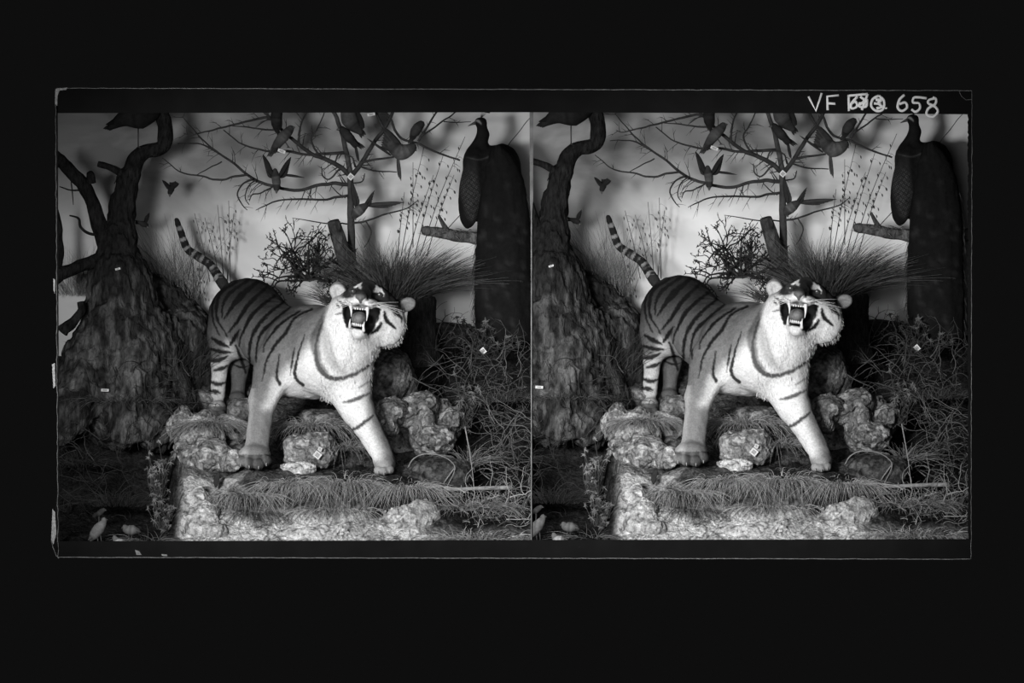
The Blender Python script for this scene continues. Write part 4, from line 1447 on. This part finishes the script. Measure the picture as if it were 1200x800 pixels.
def shrub(label, c, R, shade, seed, n=16, d=300, name='shrub', group='shrubs', rad=1.3, steps=6, leaf=True, grav=0.0, flat=0.6, fine=0.5):
    rr = random.Random(seed)
    m = MB()
    nb = [0]

    def grow(p, dv, L, r, lev):
        if nb[0] > 2600:
            return
        nb[0] += 1
        pts = [np.array(p)]
        q = np.array(p, float)
        dvv = np.array(dv, float)
        for i in range(4):
            dvv = dvv + np.array((rr.uniform(-.5, .5), rr.uniform(-.5, .5) + grav, rr.uniform(-.4, .4) * flat))
            dvv /= np.linalg.norm(dvv)
            q = q + dvv * L / 4
            pts.append(q.copy())
        m.tube(pts, np.linspace(r, r * 0.55, 5), shade * rr.uniform(0.6, 1.5), 4 if lev > 0 else 5, False)
        if lev < 3:
            for k in range(3 if lev < 2 else 2):
                s = pts[rr.randrange(1, 5)]
                nd = dvv + np.array((rr.uniform(-1.1, 1.1), rr.uniform(-1.1, 1.1), rr.uniform(-.7, .7) * flat))
                grow(s, nd / np.linalg.norm(nd), L * rr.uniform(0.5, 0.75), max(fine * 0.6, r * 0.62), lev + 1)
        elif leaf:
            for k in range(3):
                s = pts[rr.randrange(1, 5)]
                m.strand(s, (rr.uniform(-1, 1), rr.uniform(-1, 1), rr.uniform(-.5, .5)), rr.uniform(2.5, 4.5), (0, 0, 0), 0.8, shade, 3, 3)

    for i in range(n):
        a = -math.pi * (i + 0.5) / n + rr.uniform(-.15, .15)
        dv = np.array((math.cos(a), math.sin(a) * 0.9, rr.uniform(-.4, .4) * flat))
        grow((c[0] + rr.uniform(-6, 6), c[1], d + rr.uniform(-6, 6)), dv, R * rr.uniform(0.35, 0.55), rad, 0)
    o = m.build(name, M_TWIG)
    b = to_world((c[0], c[1], d))
    o.data.transform(__import__('mathutils').Matrix.Translation(-Vector(b)))
    o.location = b
    tag(o, label + ', ' + S, 'shrub', group)


shrub('dark spiny shrub left of the leaning post', (362, 328, 0), 80, 0.022, 5, 17, 316, rad=1.7, fine=0.9)


def bramble(label, c, size, n, L, shade, seed, r=0.8, dr=60):
    """tangle of arching runners"""
    rr = random.Random(seed)
    m = MB()
    for i in range(n):
        p = np.array((c[0] + rr.uniform(-1, 1) * size[0], c[1] + rr.uniform(-1, 1) * size[1], c[2] + rr.uniform(-.5, .5) * dr))
        p[1] = min(p[1], ground_base(p[0], p[2]) + 2)
        dv = np.array((rr.uniform(-1, 1), rr.uniform(-1.2, .4), rr.uniform(-.4, .4)))
        pts = [p]
        k = rr.randrange(5, 9)
        for s in range(k):
            dv = dv + np.array((rr.uniform(-.55, .55), rr.uniform(-.4, .6), rr.uniform(-.2, .2)))
            dv /= np.linalg.norm(dv)
            pts.append(pts[-1] + dv * L / k * rr.uniform(.7, 1.3))
        q = catmull(pts, 3)
        rad = r * rr.uniform(0.5, 1.3)
        sh = shade * rr.uniform(0.5, 1.9)
        m.tube(q, np.linspace(rad, rad * 0.4, len(q)), sh, 4, False)
        for _ in range(4):
            a = q[rr.randrange(len(q))]
            m.strand(a, (rr.uniform(-1, 1), rr.uniform(-1, 1), rr.uniform(-.4, .4)), rr.uniform(4, 13), (0, .2, 0), rad * 0.5, sh, 4, 3)
    o = m.build('bramble', M_TWIG)
    b = to_world((c[0], c[1] + size[1], c[2]))
    o.data.transform(__import__('mathutils').Matrix.Translation(-Vector(b)))
    o.location = b
    tag(o, label + ', ' + S, 'shrub', 'brambles')


bramble('dim tangled bramble right of the tiger shoulder', (515, 430, 250), (42, 40), 50, 50, 0.05, 2, 0.6)
bramble('pale-twigged bramble below the peacock train', (588, 450, 230), (38, 52), 75, 50, 0.065, 3, 0.55)
bramble('wiry bramble at the right border, middle height', (596, 530, 160), (30, 42), 80, 52, 0.11, 4, 0.55)
bramble('dense wiry bramble in the lower right corner', (578, 604, 80), (46, 28), 110, 46, 0.22, 5, 0.55)
bramble('dark thicket of roots beside the old tree foot', (180, 470, 235), (50, 40), 60, 44, 0.035, 6, 0.7)
bramble('dim roots in the lower left hollow', (110, 560, 170), (40, 46), 45, 46, 0.035, 7, 0.6)


def flowers(label, c, size, n, shade, seed):
    rr = random.Random(seed)
    t = thing('dried_flowers', label + ', ' + S, 'plant', (c[0], c[1] + size[1], c[2]), 'dried flower clumps')
    m = MB()
    for i in range(n):
        m2 = MB()
        p = np.array((c[0] + rr.gauss(0, .5) * size[0], c[1] + rr.gauss(0, .5) * size[1], c[2] + rr.uniform(-14, 14)))
        b = np.array((c[0] + rr.uniform(-.4, .4) * size[0], c[1] + size[1], c[2]))
        m.tube(catmull([b, (b + p) / 2 + np.array((rr.uniform(-4, 4), 0, 0)), p], 3), 0.45, shade * 0.4, 4, False)
        k = rr.randrange(9, 15)
        sh = shade * rr.uniform(0.4, 1.6)
        for j in range(k):
            a = np.array((rr.gauss(0, 1), rr.gauss(0, 1), rr.gauss(0, 1)))
            m2.strand(p, a, rr.uniform(2.5, 6), (0, 0.2, 0), 0.9, sh, 3, 3)
        m2.build('flower_head', M_STRAW, t)
    m.build('stems', M_STRAW, t)


flowers('fuzzy dried flower clump left of the mottled crag', (186, 555, 150), (15, 30), 60, 0.16, 3)
flowers('lower fuzzy dried flower clump beside the pale block', (192, 602, 70), (20, 18), 50, 0.15, 4)
flowers('dim seed heads among the brambles under the peacock', (575, 395, 280), (44, 26), 60, 0.08, 5)
flowers('dim seed heads over the right boulder', (545, 475, 180), (20, 26), 34, 0.11, 6)

# stick lying at the right
t = thing('stick', 'pale bare stick lying level under the brambles, ' + S, 'stick', (555, 576, 96))
mb = MB()
p = catmull([(512, 575, 92), (530, 573.5, 92), (560, 572, 94), (600, 571, 98)], 6)
mb.tube(p, np.linspace(1.8, 2.6, len(p)), shade_pts(p, 0.26), 8)
mb.build('shaft', M_TWIG, t)
mb = MB()
for q in ([(478, 548, 100), (484, 538, 92), (496, 532, 88), (514, 533, 86), (528, 540, 88), (533, 550, 90), (524, 570, 92)],
          [(545, 500, 110), (552, 540, 100), (556, 575, 96)], [(532, 549, 90), (524, 560, 90), (520, 566, 90)]):
    q = catmull(q, 5)
    mb.tube(q, np.linspace(0.9, 0.5, len(q)), 0.24, 5)
mb.build('twig', M_TWIG, t)

# leaf standing in the slope
t = thing('dead_leaf', 'single dark pointed leaf standing on the pale slope, ' + S, 'leaf', (254, 572, 70))
mb = MB()
mb.tube([(253, 571, 68), (253, 566, 68), (254, 560, 68), (256, 555, 68), (257, 553, 68)], [1.0, 3.0, 3.4, 2.2, 0.2], 0.03, 8, True, 0.18)
mb.build('blade', M_STRAW, t)


# ------------------------------------------------------------------ paper labels
def label_card(label, c, w_, h_, rot, d):
    t = thing('paper_label', label + ', ' + S, 'label', (c[0], c[1], d), 'museum paper labels')
    cs, sn = math.cos(rot), math.sin(rot)

    def rect(m, hw, hh, d0, d1, ox=0, oy=0):
        vs = []
        for dd in (d0, d1):
            for (a, b) in ((-hw, -hh), (hw, -hh), (hw, hh), (-hw, hh)):
                a += ox
                b += oy
                vs.append((c[0] + a * cs - b * sn, c[1] + a * sn + b * cs, dd))
        m.add(vs, [(0, 1, 2, 3), (7, 6, 5, 4), (0, 4, 5, 1), (1, 5, 6, 2), (2, 6, 7, 3), (3, 7, 4, 0)], 0.6)

    m = MB()
    rect(m, w_ / 2, h_ / 2, d - 0.6, d)
    m.build('card', M_PAPER, t, False)
    m = MB()
    for k in (-1, 0, 1):
        rect(m, w_ * 0.28, h_ * 0.05, d - 0.9, d - 0.5, 0, k * h_ * 0.2)
    m.build('print_lines', M_PRINT, t, False)


label_card('small diamond-turned paper label on the sapling stem', (411, 207), 6.6, 6.6, math.radians(42), 323)
label_card('diamond-turned paper label on the pale rock', (372, 533), 8.5, 7.5, math.radians(38), 120)
label_card('tiny star-like paper label just above the rock label', (375, 526), 4.5, 4.5, math.radians(25), 120)
label_card('narrow paper label on the old tree root', (123, 457), 9, 3.2, 0.05, 222)
label_card('pale tied paper label on the left branch birds', (330, 177), 9, 3.6, math.radians(20), 292)
label_card('pale label by the upper border near the sapling top', (435, 134), 9, 3.4, math.radians(-10), 306)
label_card('short paper label high on the old tree trunk', (138, 315), 6, 2.2, math.radians(-15), 262)
label_card('tiny paper label among the brambles below the peacock', (566, 411), 7, 6, math.radians(50), 235)


# ------------------------------------------------------------------ second diorama and trimming to each compartment
def trim(o, base, side):
    """cut a mesh to its compartment; False when nothing is left"""
    me = o.data
    n = len(me.vertices)
    co = np.empty(n * 3)
    me.vertices.foreach_get('co', co)
    co = co.reshape(-1, 3) + np.array(base)
    lo, hi = SPAN[side]
    planes = []
    for ax, val, sgn in ((0, lo, 1), (0, hi, -1), (2, TOPZ, -1), (2, BOTZ, 1)):
        no = [0.0, -val / D, 0.0]
        no[ax] = 1.0
        no = np.array(no) * sgn
        pt = np.zeros(3)
        pt[ax] = val
        sd = (co - pt) @ no
        if sd.max() < 0:
            return False
        if sd.min() < 0:
            planes.append((pt - np.array(base), no))
    if not planes:
        return True
    me = me.copy()
    bm = bmesh.new()
    bm.from_mesh(me)
    for pc, no in planes:
        g = bm.verts[:] + bm.edges[:] + bm.faces[:]
        res = bmesh.ops.bisect_plane(bm, geom=g, plane_co=tuple(pc), plane_no=tuple(no), clear_inner=True)
        if o.get('solid') or o.name.split('.')[0] in ('trunk', 'branch', 'limb', 'train', 'body', 'log', 'rock', 'wood'):
            ed = [e for e in res['geom_cut'] if isinstance(e, bmesh.types.BMEdge)]
            bmesh.ops.holes_fill(bm, edges=ed, sides=0)
    ok = len(bm.faces) > 0
    bm.to_mesh(me)
    bm.free()
    o.data = me
    return ok


def copy_tree(o, parent=None):
    c = o.copy()
    COL.objects.link(c)
    c.parent = parent
    for ch in list(o.children):
        copy_tree(ch, c)
    return c


def all_parts(o):
    out = [o]
    for ch in o.children:
        out += all_parts(ch)
    return out


def finish(root, side):
    for p in all_parts(root)[::-1]:
        if p.type == 'MESH':
            if not trim(p, world_base(p), side):
                for ch in list(p.children):
                    bpy.data.objects.remove(ch)
                bpy.data.objects.remove(p)
                if p is root:
                    return
    try:
        nm = root.name
    except ReferenceError:
        return
    if root.type == 'EMPTY' and not root.children:
        bpy.data.objects.remove(root)
        return
    if 'label' in root:
        root['label'] = root['label'].replace('{S}', 'in the %s picture' % side).replace(', in the', ' in the')


twins = []
for o in THINGS:
    c = copy_tree(o)
    c.location = Vector(o.location) + Vector(SHIFT)
    twins.append(c)
for o in THINGS:
    finish(o, 'left')
for o in twins:
    finish(o, 'right')

# ------------------------------------------------------------------ the glass plate around both pictures


def quad(m, pts, d0, d1, shade=0.5):
    vs = [(p[0], p[1], d0) for p in pts] + [(p[0], p[1], d1) for p in pts]
    n = len(pts)
    fs = [tuple(range(n)), tuple(range(n, 2 * n))[::-1]] + [(i, i + n, (i + 1) % n + n, (i + 1) % n) for i in range(n)]
    m.add(vs, fs, shade)


plate = link('stereo_plate', None)
plate.location = to_world((600, 654, -18))
plate['label'] = 'long black-bordered stereo glass plate holding both tiger pictures'
plate['category'] = 'photographic plate'
F0, F1 = -22, -17
m = MB()
quad(m, [(65, 103.5), (1138, 106), (1138, 134), (1135, 134), (1090, 133.5), (624, 131.5), (621, 131.5), (68, 132.5), (66, 132)], F0, F1)
m.build('top_border', M_EMUL, plate, False)
m = MB()
quad(m, [(70, 634), (621, 632.5), (1137, 631.5), (1138, 655), (600, 653.5), (68, 652.5)], F0, F1)
m.build('bottom_border', M_EMUL, plate, False)
m = MB()
rr = random.Random(2)
left_out = [(65, 103.5)]
le = []
for yy in range(108, 652, 4):
    ch = 0
    for (a, b, dx) in ((320, 345, -2), (425, 455, -2.5), (590, 640, -3.5)):
        if a < yy < b:
            ch = dx
    le.append((64.6 + (yy - 104) * 0.005 + ch * 0.6 + rr.uniform(-.5, .5), yy))
li = [(67.6 + (yy - 104) * 0.004, yy) for (xx, yy) in le]
quad_pts = le + li[::-1]
for i in range(len(le) - 1):
    quad(m, [le[i], le[i + 1], li[i + 1], li[i]], F0, F1)
m.build('left_border', M_EMUL, plate, False)
m = MB()
re_ = [(1134.6 + rr.uniform(-1.2, 0.6), yy) for yy in range(134, 634, 3)]
for i in range(len(re_) - 1):
    quad(m, [re_[i], (1138.4, re_[i][1]), (1138.4, re_[i + 1][1]), re_[i + 1]], F0, F1)
m.build('right_border', M_EMUL, plate, False)
m = MB()
quad(m, [(620.5, 131), (625, 131), (624.6, 235), (623.4, 250), (623.2, 633), (622.0, 633), (622.0, 250), (621.0, 235)], F0 + 1, F1 - 1)
dv = m.build('divider_strip', mat('grey_divider', 0.16, rough=0.8, nscale=9, namp=0.7), plate, False)
dv['label'] = 'pale strip between the two pictures'
# bright broken glass edges


def edge(pts, wid, name='glass_edge'):
    m = MB()
    p = np.array([(a, b, F0 - 1.0) for a, b in pts], float)
    m.tube(p, wid, 0.5, 5)
    m.build(name, M_EDGE, plate, False)


def wob(x0, y0, x1, y1, n, amp):
    return [(x0 + (x1 - x0) * i / n + rr.uniform(-amp, amp) * (y0 != y1 and abs(y1 - y0) > abs(x1 - x0)), y0 + (y1 - y0) * i / n + rr.uniform(-amp, amp) * (abs(x1 - x0) > abs(y1 - y0))) for i in range(n + 1)]


edge(wob(66, 103.2, 1139, 106.2, 120, 0.25), 0.42)
edge(wob(68, 652.8, 1137, 655, 120, 0.25), 0.45)
edge(wob(65, 106, 68, 652, 90, 0.6), 0.35)
edge(wob(1139, 106, 1138, 655, 90, 0.4), 0.28)
for pts in ([(65, 104), (79, 102.5), (78, 105), (70, 106), (67.5, 112), (67, 124), (64.5, 122)],
            [(62.5, 326), (64.5, 328), (64.2, 344), (62.8, 340)],
            [(61, 427), (64, 425), (65, 452), (62.5, 455)],
            [(61.5, 596), (64.5, 600), (66, 625), (62.5, 638), (60, 632)]):
    m = MB()
    quad(m, pts, F0 - 2, F0)
    m.build('chipped_edge', mat('chipped_glass', 0.3, rough=0.4, spec=0.4, nscale=70, namp=0.9), plate, False)
edge([(60, 632), (62, 641), (66, 651), (69, 654)], 0.5, 'chipped_edge')
edge([(1124, 107), (1127, 113), (1132, 117), (1139, 116.5)], 0.35, 'chipped_edge')
for pts in ([(158, 644), (163, 645.5), (166, 650), (160, 650)], [(189, 649), (196, 649.5), (196, 651.5), (190, 651)]):
    m = MB()
    quad(m, pts, F0 - 0.6, F0)
    m.build('scuff', mat('emulsion_scuff', 0.25, nscale=60, namp=0.6), plate, False)

# handwritten plate number
TXT = {
    'V': [[(947.5, 113), (956, 130), (963, 109)]],
    'F': [[(970, 129), (969.5, 113), (983, 111.5)], [(969.5, 121), (979, 121.5)]],
    'scribbled figure': [[(994.5, 111), (995, 130)], [(995, 112), (1017, 110)], [(1005, 113), (998, 121), (998, 127), (1004, 125), (1003, 119), (998, 121)],
                         [(1017, 110), (1010, 129)], [(1006, 121), (1016, 121)], [(1008, 113), (1013, 118), (1006, 124), (1015, 125), (1016, 116)]],
    'blotted 8': [[(1030, 112), (1023, 116), (1021, 124), (1027, 130), (1035, 128), (1036, 118), (1030, 112)],
                  [(1026, 117), (1033, 117), (1029, 121), (1034, 125), (1027, 127)], [(1024, 121), (1033, 122)], [(1038, 126), (1039, 127.5)]],
    '6': [[(1060, 111), (1054, 117), (1052, 126), (1057, 130), (1063, 126), (1061, 120), (1054, 122)]],
    '5': [[(1086, 115), (1072, 114), (1070, 120), (1077, 121), (1078, 127), (1073, 131), (1068, 128)]],
    '8': [[(1096, 115), (1089, 117), (1088, 121), (1096, 125), (1099, 131), (1093, 137), (1086, 134), (1088, 127), (1096, 122), (1097, 116), (1093, 114)]],
}
for k, strokes in TXT.items():
    m = MB()
    for st in strokes:
        p = np.array(st, float)
        if len(p) > 3 and k not in ('F',):
            p = catmull(p, 4)
        elif len(p) == 2:
            p = catmull(p, 3)
        p3 = np.column_stack([p, np.full(len(p), F0 - 1.0)])
        m.tube(p3, 1.6 * (1 + 0.18 * vnoise(p3, 3, 5)), 0.7, 7, True, 1.0)
    o = m.build('written_character', M_INK, plate)
    o['label'] = 'white handwritten ' + k
